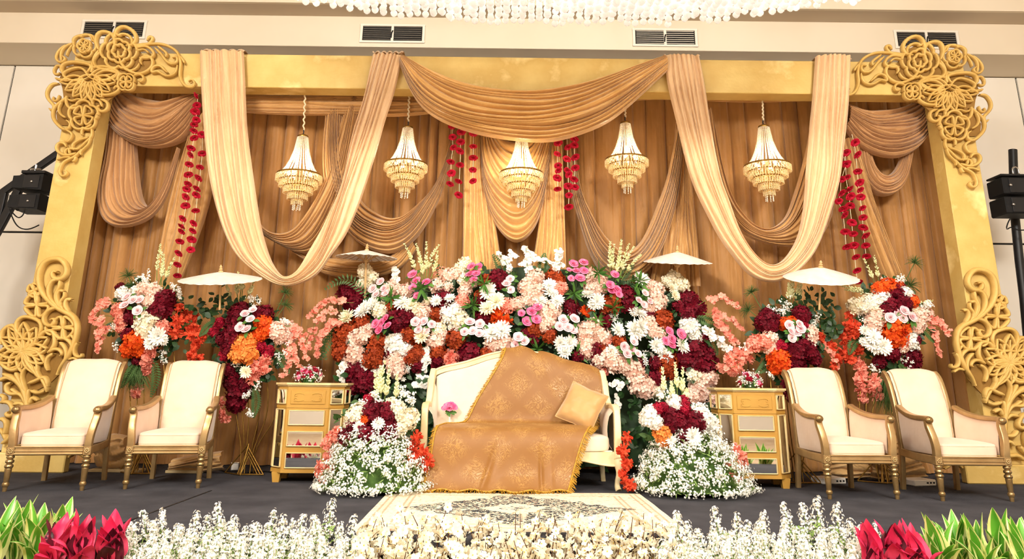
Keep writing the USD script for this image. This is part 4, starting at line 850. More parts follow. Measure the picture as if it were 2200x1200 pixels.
def parse(s, x0, y0, k):
    """'H D 585,685,55 660,720,60; M W ...' in the pixels of a zoomed crop at x0, y0 enlarged k times"""
    out = []
    for part in s.replace('\n', ' ').split(';'):
        q = part.split()
        if len(q) < 3: continue
        for w in q[2:]:
            x, y, rr = map(float, w.split(',')); out.append((q[0], q[1], x0 + x / k, y0 + y / k, rr / k))
    return out
def arrangement(t, items, c, rad, Yc, D, r, lean=.25):
    """flower heads on a bulging surface: c, rad the centre and radii in pixels, Yc its rim's depth, D its bulge towards the room"""
    pts = []
    for kind, col, x, y, rr in items:
        e = ((x - c[0]) / rad[0], (y - c[1]) / rad[1]); q = max(0.0, 1 - e[0] ** 2 - e[1] ** 2); Y = Yc - D * math.sqrt(q) + r.uniform(-.02, .02)
        if kind == 'R': Y -= .07
        if kind == 'M': Y -= .045
        pos = at(x, y, Y); R = rr * Y / F * 1.02
        n = np.array([e[0] * .7, -1.0, -e[1] * .6 + lean]) + r.normal(0, .16, 3); n /= np.linalg.norm(n)
        if kind == 'R': R *= 1.04
        head(t, kind, col, pos, n, R * (1.08 if kind in 'KH' else 1.25 if kind == 'M' else 1.08), r); pts.append(pos)
    return np.array(pts)

# ------------------------------------------------------------------ the flower wall behind the settee
R6 = np.random.default_rng(61)
fw = Thing('flower_wall', 'huge mounded wall of white, blush, burgundy and rust flowers behind the settee', 'flower arrangement', (.08, 6.95, 0))
A_ = parse('''H D 585,685,55 660,720,60 620,770,50 900,840,55 960,850,60 990,830,40 920,890,50 1200,720,50 1440,740,35 1560,600,60 1460,850,50 1380,1080,65 1340,1110,50 1170,1130,40 620,1175,40 1040,1160,35 1210,800,40 1130,780,30;
R p 755,663,28 775,700,25 805,618,25 825,660,22 835,690,22 1030,875,28 1085,875,28 1048,925,25 1100,932,25 1132,893,25 1615,630,28 1640,600,25 1640,670,25 1378,880,30 1445,890,28 1398,935,28 1345,940,25 1440,950,25;
H C 700,545,42 740,590,42 680,630,32 720,640,35 1310,540,40 1340,600,40 1345,500,40 805,800,50 1040,800,45 1110,750,32 1300,860,60 1170,920,50 870,1000,40; O W 910,575,50 720,1090,40 690,1150,40 640,1100,35 1090,1080,40 1080,1140,45 570,1150,40 800,1170,35;
M W 690,810,50 760,760,45 720,785,45 940,755,45 1165,740,35 1250,725,32 1255,850,45 1500,680,50 1520,950,60 1580,930,55; M C 590,850,48 1000,770,45 1550,740,55 1490,790,45 1070,970,45;
H B 870,660,50 960,680,48 640,980,55 690,960,55 720,930,42 1080,810,50 1165,640,45 1240,580,45 1230,650,38 1345,680,40 1540,1020,60 1600,1010,50 1160,1000,55 1190,950,40 640,1070,50 900,1130,60 880,1090,40 1290,560,35 1380,620,40 830,700,30; H W 1240,820,55 1290,890,50 900,1020,60 950,1050,55 930,980,45 1300,780,40 780,690,30;
R P 1012,572,30 1035,615,30 1012,657,24 1100,622,26 1038,707,22 775,888,27 800,925,29 852,903,26 840,855,26 810,880,23 1390,520,26 1435,525,28 1380,570,27 1420,565,26 1405,605,23;
H T 870,780,42 685,875,55 560,950,55 600,920,50 540,1010,48 545,1070,48 780,1000,50 770,1080,60 740,1120,50 990,960,50 1040,980,45 1165,830,45 1480,610,40 1290,980,60 1490,1080,42 1175,1070,45 1040,1070,40 1020,1100,40 1440,700,30; L S 1185,555,45; H S 1330,740,42 1620,770,45; K O 1570,850,60 1610,880,45 870,760,30;
K S 1260,1090,45 1240,1140,40 1310,1120,40 1460,1110,40''', 550, 400, 3)
B_ = parse('''O W 110,430,50 80,490,38 170,480,42 10,440,38 300,440,35 280,500,45 -20,470,40; H B 150,590,55 100,650,55 150,680,55 110,730,50 520,590,55 560,620,50 520,650,55 580,650,40 880,640,42 920,670,55 930,740,60 880,780,50 230,810,60 220,870,60 260,790,50 200,900,42 480,940,60 530,900,50 570,960,58 470,1010,50 880,880,50 900,930,45 950,950,42 480,1060,50 660,1130,60 720,1150,45 30,760,40;
H T 270,580,50 310,610,35 640,760,55 970,850,55 990,890,50 145,920,45 240,960,45 690,1000,40 560,1050,50 1000,1140,60 670,720,40 600,800,35; R P 395,505,28 460,497,28 415,552,28 462,548,26 438,597,30 380,597,22 367,540,16 660,572,26 632,640,27 640,675,26 677,668,26 688,700,23 127,812,30 165,783,27 155,860,29 95,875,30 62,820,22 1010,935,26 1085,955,31 1025,985,28 990,1000,26 1030,1028,23;
H S 310,660,45 600,990,40; M W 250,690,45 240,640,40 290,740,42 180,740,42 490,700,40 550,740,45 520,770,36 835,605,45 820,820,42 780,810,32 310,1010,42 370,1010,42 340,1068,42 680,930,45 790,930,60 830,900,48 930,1030,45 980,1090,45 1090,1030,45 640,1070,42; M C 1050,705,32 1030,660,32; H D 730,700,55 750,760,50 1140,740,60 1190,790,55 1080,780,42 1130,820,50 880,840,40 380,780,50 130,980,40 90,960,40 590,870,45 1240,970,45 1190,1060,60 1240,1090,60 1100,1110,60 1280,1140,50 1180,1140,60 820,1140,36 560,1120,42 930,1140,42 430,1100,42 20,1090,50;
H C 1040,600,50 1090,640,48 1000,610,35; K O 490,820,42 460,800,30; L W 390,810,48 650,810,36 650,850,36 870,1110,50; R p 330,865,32 400,858,30 307,905,28 360,915,28 392,925,27 40,975,30 80,1000,28 25,1025,28 855,690,23 885,740,23 815,737,23 848,765,23 783,1005,26 720,1035,28 740,1080,28 770,1060,26 810,1080,23; H W 1140,910,62 1180,960,50 800,940,40''', 1100, 400, 3)
C_ = parse('''H B 580,80,42 690,110,55 720,190,58 760,215,55 560,50,55 500,60,45 1110,160,50 1060,210,50 1130,165,42 1040,270,50 1100,250,38; H D 1080,70,60 1100,115,42 830,170,42 480,10,40; H T 890,120,45; H C 1040,150,42 830,230,40; O W 600,210,36 600,300,32 1120,240,36; K S 520,120,36 490,100,28''', 1100, 750, 2.667)
D_ = parse('''H D 590,130,50 620,190,52 570,200,48 650,170,42 780,30,40; O W 490,130,38 500,170,32 620,110,40 600,80,35 960,90,42 980,40,36 950,200,42 960,165,36 700,130,40; H B 810,110,50 560,40,50 790,60,40; L W 880,90,36 850,150,36; H T 690,60,42 890,50,40; K S 1110,50,34 1130,75,32''', 550, 750, 2.667)
allm = A_ + B_ + C_ + D_
cW, rW = (1130, 790), (440, 265)
base_poly = [(738, 1010), (735, 880), (725, 760), (740, 660), (790, 618), (880, 602), (960, 590), (1040, 572), (1130, 566), (1220, 572), (1310, 590), (1400, 610), (1490, 632), (1530, 700), (1538, 800), (1530, 900), (1525, 1010)]
bp = at(np.array([p[0] for p in base_poly]), np.array([p[1] for p in base_poly]), 6.93)
pl = Polygon([(p[0], max(p[2], 0.0)) for p in bp]).buffer(-.03).simplify(.004)
fw.part('foliage_backing', prism(pl, .10, (0, 6.93, 0)), 'leaf_dark', world=True)
fp = arrangement(fw, allm, cW, rW, 6.93, .30, R6)
n = 1500; q = []
while len(q) < n:
    x, y = R6.uniform(725, 1540), R6.uniform(575, 1015)
    if Polygon(base_poly).contains(Point(x, y)): q.append((x, y))
q = np.array(q); e = ((q - cW) / rW); Yq = 6.93 - .27 * np.sqrt(np.clip(1 - (e ** 2).sum(1), 0, 1)) - R6.uniform(-.02, .05, n); Yq = np.where(q[:, 1] > 840, np.minimum(Yq, 6.86 - R6.uniform(0, .06, n)), Yq)
fw.part('leaf_filling', leaf_cloud(at(q[:, 0], q[:, 1], Yq), np.tile([0, -1, .3], (n, 1)), .075, R6), 'leaf_dark', True, world=True, kind='stuff')
for (x, y, a, L) in [(1398, 700 - 300 + 230, 0, 0)] * 0: pass
# green tufts between the heads, sprays at the rim
def tuft(t, x, y, Y, size, r, n=16, m='leaf_mid'):
    pos = np.repeat(at(x, y, Y)[None], n, 0); d = fib(n, .05, r, .2); d = np.stack([d[:, 0], -d[:, 2] * .8 - .1, d[:, 1]], 1); d /= np.linalg.norm(d, axis=1, keepdims=True)
    nr = np.cross(d, r.normal(0, 1, (n, 3))); nr /= np.linalg.norm(nr, axis=1, keepdims=True); B = np.stack([d, np.cross(nr, d), nr], 2) * (size * r.uniform(.8, 1.2, n))[:, None, None]
    sh = leaf_shape(5, .10, .2, .1); t.part('leaf_tuft', many(sh[0], sh[1], B, pos), m, True, world=True)
for x, y in ((1015, 655), (1234, 630), (1285, 690), (1155, 750), (1320, 660), (1375, 605), (1240, 760), (905, 620), (840, 640), (1375, 640), (1040, 610), (1285, 585)): tuft(fw, x, y, 6.62 if 900 < x < 1350 else 6.72, .11, R6)
for p in ([(700, 560 + 60), (745, 600), (790, 640)], [(700, 770), (690, 735), (735, 700)], [(690, 770), (715, 720), (745, 690)], [(1390, 590), (1350, 612), (1320, 625)], [(1550, 700), (1520, 690), (1490, 680)], [(1540, 760), (1525, 730), (1500, 720)], [(930, 560), (955, 600), (965, 640)], [(1170, 545), (1165, 580), (1165, 600)], [(1060, 548), (1080, 580), (1090, 610)], [(1360, 570), (1330, 600), (1310, 620)]):
    pp = np.array([at(x, y, 6.8) for x, y in p[::-1]]); fw.part('fern_frond', fern(pp, R6, .06, 14), 'leaf_fern', True, world=True)
for p in ([(898, 600), (886, 560), (868, 523)], [(905, 600), (903, 560), (893, 522)], [(912, 605), (915, 570), (916, 520)], [(918, 600), (926, 555), (945, 524)], [(908, 610), (908, 580), (900, 545)], [(922, 605), (935, 570), (940, 540)],
          [(1312, 600), (1310, 560), (1311, 518)], [(1318, 600), (1316, 550), (1320, 525)], [(1325, 600), (1330, 555), (1336, 512)], [(1330, 600), (1340, 555), (1352, 524)], [(1335, 602), (1355, 570), (1380, 545)], [(1328, 605), (1345, 560), (1362, 530)], [(1322, 605), (1326, 575), (1335, 540)]):
    spike(fw, np.array([at(x, y, 6.74) for x, y in p]), R6, 'Y', .013, 34, .3)
def spray(t, p, col, r, n=9, rad=.034, Y=6.72, name='orchid_spray', sway=0.0):
    """an arching stem with blooms along its outer part"""
    q = spline(np.array([at(x, y, Y - sway * i) for i, (x, y) in enumerate(p)]), 30); u = np.linspace(.30, 1.0, n) + r.uniform(-.02, .02, n); u = np.clip(u, 0, 1)
    pos = np.stack([np.interp(u, np.linspace(0, 1, 30), q[:, k]) for k in range(3)], 1); m = MB(); v, f = petal_fan(5, .46, 1.0, .25)
    for k in range(n):
        for j in range(3):
            nn = np.array([0, -1.0, -.1]) + r.normal(0, .55, 3); B = bases([nn], r=r)[0] * rad * r.uniform(.7, 1.0) * (1.1 - .45 * u[k])
            m.add(v @ B.T + pos[k] + r.normal(0, rad * .45, 3) * (1.1 - .5 * u[k]), f)
    pt = t.part(name, m, PM(col), True, world=True); tv, tf = tube(q, .0026, 5); sub(pt, 'stem', (tv - t.loc, tf), 'stem_green', True)
for p in ([(760, 650), (735, 648), (705, 645), (680, 662), (662, 680)], [(750, 670), (715, 668), (690, 680), (675, 700), (662, 748)], [(745, 680), (720, 690), (700, 710), (685, 735), (680, 765)], [(748, 690), (725, 690), (705, 702), (690, 720)]): spray(fw, p, 'S', R6, 11, .036)
for p in ([(1500, 655), (1530, 640), (1560, 642), (1588, 660)], [(1510, 680), (1535, 672), (1570, 685), (1592, 705)], [(1515, 690), (1550, 700), (1572, 730), (1578, 760)], [(1510, 670), (1545, 690), (1565, 720), (1585, 735)], [(1525, 770), (1555, 790), (1580, 800), (1590, 790)]): spray(fw, p, 'S', R6, 10, .036)
spray(fw, [(1500, 700), (1525, 715), (1540, 728), (1555, 742), (1566, 752)], 'W', R6, 7, .042)
for p in ([(1135, 600), (1132, 560), (1130, 532)], [(1100, 590), (1085, 560), (1072, 545)], [(1190, 590), (1200, 555), (1207, 540)]): spray(fw, p, 'W', R6, 6, .036, 6.7)

# ------------------------------------------------------------------ four flower stands
def wire_stand(t, base, top, r, s=1):
    """curved brass wires rising from a folded triangle foot"""
    b, tp = np.array(base, float), np.array(top, float)
    for k, (o, w) in enumerate(((-.10, -.16), (-.06, -.10), (-.03, -.04), (.03, .06), (.06, .13), (.09, .22))):
        p = spline([b + [o * .5, (k % 2) * .05 - .02, .01], b + [o * .75, 0, .22], b + [w * .9, .0, .48], [tp[0] + w, tp[1], tp[2]]], 20); t.part('stand_wire', tube(p, .0048, 6), 'brass', True, world=True)
    for k in range(3):
        h, w, y = .21 - .035 * k, .16 - .03 * k, -.07 + .012 * k
        ring = [b + [-w * .35, y, .006], b + [.0, y + .05, h], b + [w, y, .006]]
        t.part('foot_wire', MB().add(*tube([ring[0], ring[1]], .0055, 6)).add(*tube([ring[1], ring[2]], .0055, 6)).add(*tube([ring[2], ring[0]], .0055, 6)), 'brass', True, world=True)
    ring = [b + [-.20, .05, .006], b + [.0, -.02, h + .10], b + [-.02, -.10, .006]]
    t.part('foot_wire', MB().add(*tube([ring[0], ring[1]], .0055, 6)).add(*tube([ring[1], ring[2]], .0055, 6)).add(*tube([ring[2], ring[0]], .0055, 6)), 'brass', True, world=True)
def hanging_grass(t, x, y0, y1, w, Y, r, n=260):
    a = at(x + r.normal(0, w * .35, n), y0 + r.uniform(0, 14, n), Y); b = at(x + r.normal(0, w, n), y1 - np.abs(r.normal(0, 1, n)) * (y1 - y0) * .3, Y + r.normal(0, .05, n)); m_ = (a + b) / 2 + r.normal(0, .012, (n, 3))
    e = np.array([.0026, 0, 0]); Q = np.stack([a - e, a + e, m_ - e, m_ + e, b], 1); f = np.array([[0, 1, 3], [0, 3, 2], [2, 3, 4]])
    t.part('hanging_grass', (Q.reshape(-1, 3), (f[None] + (np.arange(n) * 5)[:, None, None]).reshape(-1, 3)), 'leaf_hair', False, world=True, kind='stuff')
def stand(label, items, c, rad, Y, base_px, gyps, spikes, papy, sprays, leaves, grass=None, seed=1, ferns=()):
    r = np.random.default_rng(seed); bx = floor_at(*base_px); bx[2] = 0
    t = Thing('flower_stand', label, 'flower stand', bx, 0, 'wire flower stands')
    top = at(c[0], c[1] + rad[1] * .35, Y + .05); wire_stand(t, bx, top, r)
    core = trimesh.creation.icosphere(2, 1.0); kx = rad[0] * Y / F * .62; kz = rad[1] * Y / F * .72; cc = at(c[0], c[1], Y + .02)
    n = np.array(core.vertices); t.part('foam_core', (n * [kx, .09, kz] * (1 + .15 * (meshkit.noise(n * 3, seed) - .5))[:, None] + cc, core.faces), 'leaf_dark', True, world=True)
    arrangement(t, items, c, rad, Y, .14, r)
    k = 230; a = r.uniform(0, 6.28, k); q = np.sqrt(r.uniform(0, 1, k)) * .95; x, y = c[0] + rad[0] * q * np.cos(a), c[1] + rad[1] * q * np.sin(a)
    t.part('leaf_filling', leaf_cloud(at(x, y, Y - .10 * np.sqrt(1 - q ** 2) + .03), np.tile([0, -1, .2], (k, 1)), .07, r), 'leaf_dark', True, world=True, kind='stuff')
    for p in sprays:
        spray(t, p[1], p[0], r, p[2] if len(p) > 2 else 9, .033, Y - .05)
    for p in spikes: spike(t, np.array([at(x, y, Y) for x, y in p]), r, 'Y', .012, 30, .3)
    for (a_, b_, s_) in papy: papyrus(t, at(a_[0], a_[1], Y), at(b_[0], b_[1], Y), s_, r)
    gp = np.array([at(x + r.normal(0, s_ * .6), y + r.normal(0, s_ * .6), Y - r.uniform(.0, .12)) for x, y, s_, n_ in gyps for _ in range(n_)])
    gyp(t, gp, np.tile([0, -1, .3], (len(gp), 1)), r, .0085, 9, .026)
    for (x, y, w_, h_, n_) in leaves:
        pos = at(x + r.normal(0, w_, n_), y + r.normal(0, h_, n_), Y - r.uniform(-.02, .08, n_)); [t.part('leaf', leaf_cloud(pos[j_:j_ + 1], np.array([[0, -1, .2]]), .062, r, leaf_shape(5, .34, .2, .1)), 'leaf_dark', True, world=True) for j_ in range(n_)]
    for p in ferns: t.part('fern_frond', fern(np.array([at(x, y, Y - .04) for x, y in p]), r, .05, 14), 'leaf_fern', True, world=True)
    if grass: hanging_grass(t, *grass, Y, r)
    return t
LO = parse('''H B 980,680,50 930,670,45 970,740,42 930,730,40; H W 790,690,38 880,680,36; R p 820,718,29 860,735,27 903,733,26 805,770,29 890,803,29; H D 1060,730,58 1040,790,58 1000,800,42 775,650,28 840,840,45 870,860,35 830,960,42 1090,700,30 880,1120,26; H S 770,800,46 790,860,42 780,910,30 1050,910,42; H C 940,870,58 930,930,48 990,850,35; M W 1020,965,52 970,1010,38 1050,990,30; H O 870,1000,60 830,1050,46 900,1050,46;
K S 960,1080,42 950,1130,38 950,1180,34 980,1050,30; K K 1155,785,32 1200,840,42 1140,870,42 1130,940,42 1240,840,36 1230,900,42 1240,945,46 1180,860,36 1260,920,30''', 0, 400, 3)
LO += parse('K S 850,35,28 850,80,30 840,120,30 810,165,30 800,210,30 780,250,28', 0, 750, 2.667)
stand('flower stand at far left with white, blush and orange flowers behind two armchairs', LO, (315, 690), (85, 95), 6.62, (300, 1016), [(320, 598, 12, 8), (300, 600, 12, 6), (378, 618, 10, 8), (385, 630, 10, 6), (352, 755, 8, 5), (250, 745, 8, 5), (360, 770, 8, 5), (240, 700, 8, 5)],
      [[(337, 615), (338, 570), (345, 525)], [(341, 615), (350, 570), (342, 530)], [(350, 622), (360, 585), (376, 552)], [(345, 618), (348, 590), (352, 545)]], [((295, 640), (276, 592), .085), ((300, 640), (287, 612), .09)], [('S', [(250, 660), (228, 650), (212, 660), (196, 690)], 10), ('S', [(245, 680), (220, 680), (212, 700), (210, 745)], 12), ('S', [(245, 690), (225, 700), (215, 730), (208, 755)], 9), ('S', [(250, 650), (225, 645), (205, 665), (192, 685)], 8)], [(385, 650, 14, 14, 18), (370, 735, 12, 12, 16)], (290, 770, 850, 20), 71,
      [[(330, 770), (335, 810), (325, 850)], [(300, 770), (280, 800), (262, 830)], [(350, 690), (380, 700), (410, 690)]])
LI = parse('''H D 1530,810,50 1520,850,45 1500,920,50 1490,970,50 1440,980,42 1470,1040,42 1560,780,35; R p 1580,825,26 1615,860,26 1550,910,29 1590,925,29 1630,800,24; H A 1560,1020,58 1600,1080,58 1530,1080,48 1610,1000,45; K K 1270,1030,40 1250,1090,42 1320,970,26 1290,1000,30 1300,1110,30; H R 1420,880,30 1380,940,30 1450,1085,32 1400,910,26''', 0, 400, 3)
LI += parse('''H D 60,820,48 20,810,36; H O 40,880,50 60,930,42 20,960,40; H B 130,930,50 190,920,52 210,960,46 150,970,40; H R 75,1075,32 30,1030,28 90,1050,24; K S 50,1160,50 20,1150,40 60,1110,30''', 550, 400, 3)
LI += parse('''H D 1340,190,50 1370,250,58 1350,310,46 1310,120,32 1400,200,36; K S 1450,160,40 1460,120,34 1270,300,26 1290,390,30 1280,360,24; M C 1410,130,30''', 0, 750, 2.667)
stand('flower stand with apricot, blush and burgundy flowers just left of the left mirrored cabinet', LI, (535, 735), (80, 95), 6.60, (530, 1018), [(545, 645, 12, 10), (612, 690, 10, 6), (470, 810, 9, 8), (530, 850, 10, 9), (538, 890, 8, 7), (545, 830, 8, 6), (600, 770, 10, 6), (510, 790, 8, 5), (620, 740, 9, 5)],
      [[(515, 640), (518, 610), (511, 585)], [(519, 640), (522, 605), (519, 590)], [(500, 655), (492, 630), (486, 610)], [(525, 645), (540, 620), (545, 600)], [(512, 650), (508, 615), (508, 590)]], [((590, 680), (613, 628), .075), ((590, 690), (613, 655), .08)],
      [('S', [(600, 720), (625, 740), (636, 770), (650, 800)], 11), ('S', [(600, 730), (620, 760), (618, 790), (605, 810)], 9), ('S', [(605, 700), (630, 705), (648, 735), (660, 770)], 11), ('S', [(600, 700), (625, 700), (655, 720), (660, 745)], 6)],
      [(440, 660, 14, 12, 26), (478, 655, 12, 10, 20), (468, 630, 8, 16, 12), (470, 700, 14, 14, 16), (560, 790, 20, 16, 24)], None, 72, [[(545, 830), (550, 860), (545, 895)], [(470, 690), (450, 700), (430, 720)], [(590, 750), (610, 780), (620, 800)]])
RI = parse('''H D 20,850,50 30,890,42 215,825,52 220,1030,60 180,1060,58 260,1060,50 170,1110,50 290,1100,42 240,960,36; R p 137,898,29 210,920,28 183,945,28 152,978,26 145,935,24 200,890,24; H O 100,885,38 150,870,30 70,1105,55 50,1160,46 110,1090,42; H B 260,970,50 280,930,36 10,980,45 20,1040,42 250,940,30; K K 330,975,36 400,1030,40 370,1010,32 440,1120,36 420,1160,32; H R 230,900,26 90,1030,34 130,1150,40 110,1040,30''', 1650, 400, 3)
RI += parse('H D 1620,880,50 1640,830,40 1640,900,36; H S 1570,1010,48 1625,1000,45 1540,1030,35; K S 1480,1080,42 1520,1100,42 1410,1110,40 1450,1170,42', 1100, 400, 3)
RI += parse('H D 140,200,50 150,260,42 170,80,42 130,240,36; H O 70,80,50 40,50,40; H D 270,60,30', 1650, 750, 2.667)
stand('flower stand second from right with burgundy and orange flowers behind the right mirrored cabinet', RI, (1692, 735), (78, 95), 6.60, (1716, 1036), [(1687, 655, 13, 12), (1680, 670, 10, 8), (1752, 684, 9, 7), (1745, 700, 8, 6), (1660, 665, 8, 7), (1605, 740, 8, 5), (1730, 765, 9, 6), (1655, 800, 9, 8), (1700, 770, 8, 5)],
      [[(1695, 660), (1698, 630), (1700, 603)], [(1700, 660), (1703, 625), (1705, 600)], [(1706, 660), (1712, 630), (1716, 603)], [(1712, 662), (1718, 635), (1722, 606)], [(1690, 655), (1694, 630), (1694, 606)]], [((1650, 690), (1615, 627), .075), ((1650, 700), (1608, 665), .085)],
      [('S', [(1650, 740), (1620, 745), (1590, 780), (1560, 790)], 8), ('S', [(1740, 740), (1775, 745), (1790, 765), (1800, 785)], 6)],
      [(1768, 650, 12, 18, 30), (1775, 690, 16, 18, 34), (1728, 635, 10, 10, 12), (1740, 660, 10, 10, 14), (1785, 700, 10, 16, 18), (1760, 730, 14, 12, 16)], None, 73, [[(1660, 760), (1640, 790), (1625, 800)], [(1730, 790), (1750, 820), (1755, 850)]])
RO_ = parse('''H O 770,650,55 720,660,42 840,640,32 810,900,60 860,910,46 800,960,52 850,990,50 790,1010,42 930,740,38; H D 800,680,50 840,700,42 800,770,60 870,760,52 760,790,42 890,720,30 800,1080,42 700,910,27 720,1130,36 930,1100,50 920,1140,42 960,990,26 850,650,30; H W 730,720,55 880,690,42 680,745,42 905,690,30 910,1000,45 930,970,32 640,770,40; H C 560,770,46 620,770,50 650,730,36 680,790,36 940,800,32; H B 700,840,55 680,890,46 960,890,46 990,830,46 1030,820,32 960,840,42 870,1035,32 960,910,36; R p 835,825,28 875,805,29 865,850,28 925,845,29 787,850,31;
M W 680,970,42 660,1010,42 740,1030,48 625,930,30 690,1030,45 620,1000,26; K K 530,835,32 510,920,42 550,900,42 555,945,36 500,980,42 500,1070,42 525,1100,42 580,1045,36; K S 600,1170,30 590,1130,30''', 1650, 400, 3)
RO_ += parse('K S 530,110,36 530,170,36 540,230,36 545,280,27 610,170,32 610,220,36 625,265,32; H D 640,70,30 720,25,32 830,40,36 800,90,36 840,75,36', 1650, 750, 2.667)
stand('flower stand at far right with orange centre and white flowers above trailing grass', RO_, (1910, 690), (85, 95), 6.62, (1900, 1036), [(1935, 600, 8, 9), (1995, 650, 9, 9), (1985, 655, 8, 6), (1850, 680, 9, 7), (1858, 690, 8, 6), (1955, 740, 9, 6), (1968, 745, 8, 5), (1880, 790, 9, 6), (1945, 775, 8, 6), (1860, 650, 8, 5), (1905, 600, 7, 5)],
      [[(1885, 625), (1870, 585), (1856, 556)], [(1890, 622), (1885, 585), (1878, 550)], [(1880, 632), (1840, 620), (1806, 614)], [(1875, 635), (1840, 625), (1815, 622)], [(1950, 660), (1975, 652), (2004, 645)]], [((1935, 620), (1965, 564), .085), ((1935, 630), (1955, 612), .095)],
      [('S', [(1985, 690), (2005, 690), (2028, 702), (2040, 720)], 8), ('S', [(1980, 710), (2002, 710), (2012, 735), (2020, 760)], 10), ('S', [(1985, 680), (2008, 685), (2025, 690)], 5)],
      [(1960, 700, 14, 14, 18), (1870, 720, 14, 14, 18), (1905, 770, 14, 12, 20), (1925, 800, 10, 10, 12)], (1912, 780, 905, 17), 74, [[(1855, 720), (1835, 735), (1825, 760)], [(1975, 700), (1995, 715), (2015, 740)], [(1930, 780), (1945, 800), (1950, 820)]])

# ------------------------------------------------------------------ two mounds of baby's breath at the settee's feet
def mound(label, items, c_px, rad_px, Y, base, rx, ry, hz, spikes, sprays, gyps, seed):
    r = np.random.default_rng(seed); t = Thing('flower_mound', label, 'flower arrangement', base, 0, 'baby breath mounds')
    b = np.array(base); core = trimesh.creation.icosphere(3, 1.0); n = np.array(core.vertices); k = 1 - .38 * np.clip(n[:, 2], 0, 1)
    v = np.stack([n[:, 0] * rx * .72 * k, n[:, 1] * ry * .72 * k, np.where(n[:, 2] > 0, n[:, 2] * hz * .82, n[:, 2] * .035) + .04], 1) * (1 + .12 * (meshkit.noise(n * 5, seed)[:, None] - .5)); v[:, 2] = np.maximum(v[:, 2], .004)
    t.part('foliage_core', (v + b, core.faces), 'gyp_core', True, world=True)
    m = 620; d = fib(m, -.12, r, .1); d = d[(d[:, 1] < .55)]; k = 1 - .38 * np.clip(d[:, 2], 0, 1)
    p = np.stack([d[:, 0] * rx * k, d[:, 1] * ry * k, np.clip(d[:, 2], -.02, 1) * hz + .055], 1) * (1 + r.normal(0, .05, (len(d), 1))) + b; p[:, 2] = np.maximum(p[:, 2], .03)
    nr = d * [1, 1, .7] + [0, -.2, .15]; gyp(t, p, nr, r, .0085, 13, .036)
    k_ = 700; d2 = fib(k_, -.1, r, .1); kk_ = 1 - .38 * np.clip(d2[:, 2], 0, 1); t.part('leaf_needles', leaf_cloud(np.stack([d2[:, 0] * rx * kk_, d2[:, 1] * ry * kk_, np.clip(d2[:, 2], 0, 1) * hz + .05], 1) * .96 + b, d2, .045, r, leaf_shape(4, .09, .2, .1)), 'gyp_stem', True, world=True, kind='stuff')
    arrangement(t, items, c_px, rad_px, Y, .10, r)
    k = 110; a = r.uniform(0, 6.28, k); q = np.sqrt(r.uniform(0, 1, k)); x, y = c_px[0] + rad_px[0] * q * np.cos(a), c_px[1] + rad_px[1] * q * np.sin(a)
    t.part('leaf_filling', leaf_cloud(at(x, y, Y + .0), np.tile([0, -1, .2], (k, 1)), .06, r), 'leaf_fern', True, world=True, kind='stuff')
    cc = at(c_px[0], c_px[1], Y + .06); n = np.array(core.vertices); t.part('foam_core', (n * [rad_px[0] * Y / F * .6, .08, rad_px[1] * Y / F * .8] + cc, core.faces), 'leaf_dark', True, world=True)
    for col, p in spikes: spike(t, np.array([at(x, y, Y) for x, y in p]), r, col, .0135, 34, .25)
    for col, p, kk in sprays: spray(t, p, col, r, kk, .034, Y - .03)
    gp = np.array([at(x + r.normal(0, s_ * .6), y + r.normal(0, s_ * .6), Y - r.uniform(.0, .1)) for x, y, s_, n_ in gyps for _ in range(n_)]); gyp(t, gp, np.tile([0, -1, .3], (len(gp), 1)), r, .0085, 10, .026)
LM = parse('''H D 640,350,38 680,340,38 750,360,46 770,390,38 640,480,50 660,510,40 620,470,34 760,470,52 790,450,36 560,430,40 520,500,40 680,390,34; H R 640,285,25 720,400,28; H O 625,405,32; H C 590,360,46 560,380,40 810,350,48 870,400,48 890,380,38 830,440,38 780,310,32 540,420,32; M W 700,425,32 590,445,28; K K 920,505,34 890,560,36 890,630,40 950,590,40 980,650,40 920,600,32; K S 465,470,28 430,500,30 400,540,30 440,600,28 410,610,24 375,660,30 370,700,34 430,670,30 385,740,24''', 550, 750, 2.667)
bL = at(800, 1050, 5.72); mound('mound of white baby breath with burgundy blooms on top, left of the settee', LM, (800, 910), (90, 52), 5.72, (float(bL[0]), 5.72, 0), .40, .33, .46,
      [('V', [(818, 870), (820, 820), (827, 776)], ), ('V', [(812, 870), (808, 830), (806, 800)]), ('V', [(822, 870), (832, 830), (836, 790)]), ('V', [(850, 870), (852, 840), (853, 805)]), ('V', [(815, 860), (814, 820), (818, 785)])],
      [('S', [(740, 910), (725, 925), (712, 940), (700, 960)], 6)], [(800, 850, 10, 8), (870, 840, 12, 10), (880, 860, 10, 8), (780, 865, 10, 7), (860, 905, 12, 9), (740, 935, 12, 8), (850, 930, 12, 8)], 81)
RM = parse('''H W 790,390,48 800,360,40 830,420,34 930,310,42 1100,400,48 1140,420,40 1080,370,40 770,400,36; H R 840,340,32 980,300,32 990,350,32 870,330,24; H D 910,390,46 950,400,42 930,425,42 1050,410,50 1080,430,34 990,430,34 985,500,36 1010,540,26; H A 860,480,44 875,520,36 840,460,30; M W 1035,500,42 910,520,26; K K 660,505,32 640,580,36 660,645,36 640,710,28 670,765,40; K S 1280,570,30 1310,620,36 1240,660,36 1270,700,42 1280,750,40 1320,655,32''', 1100, 750, 2.667)
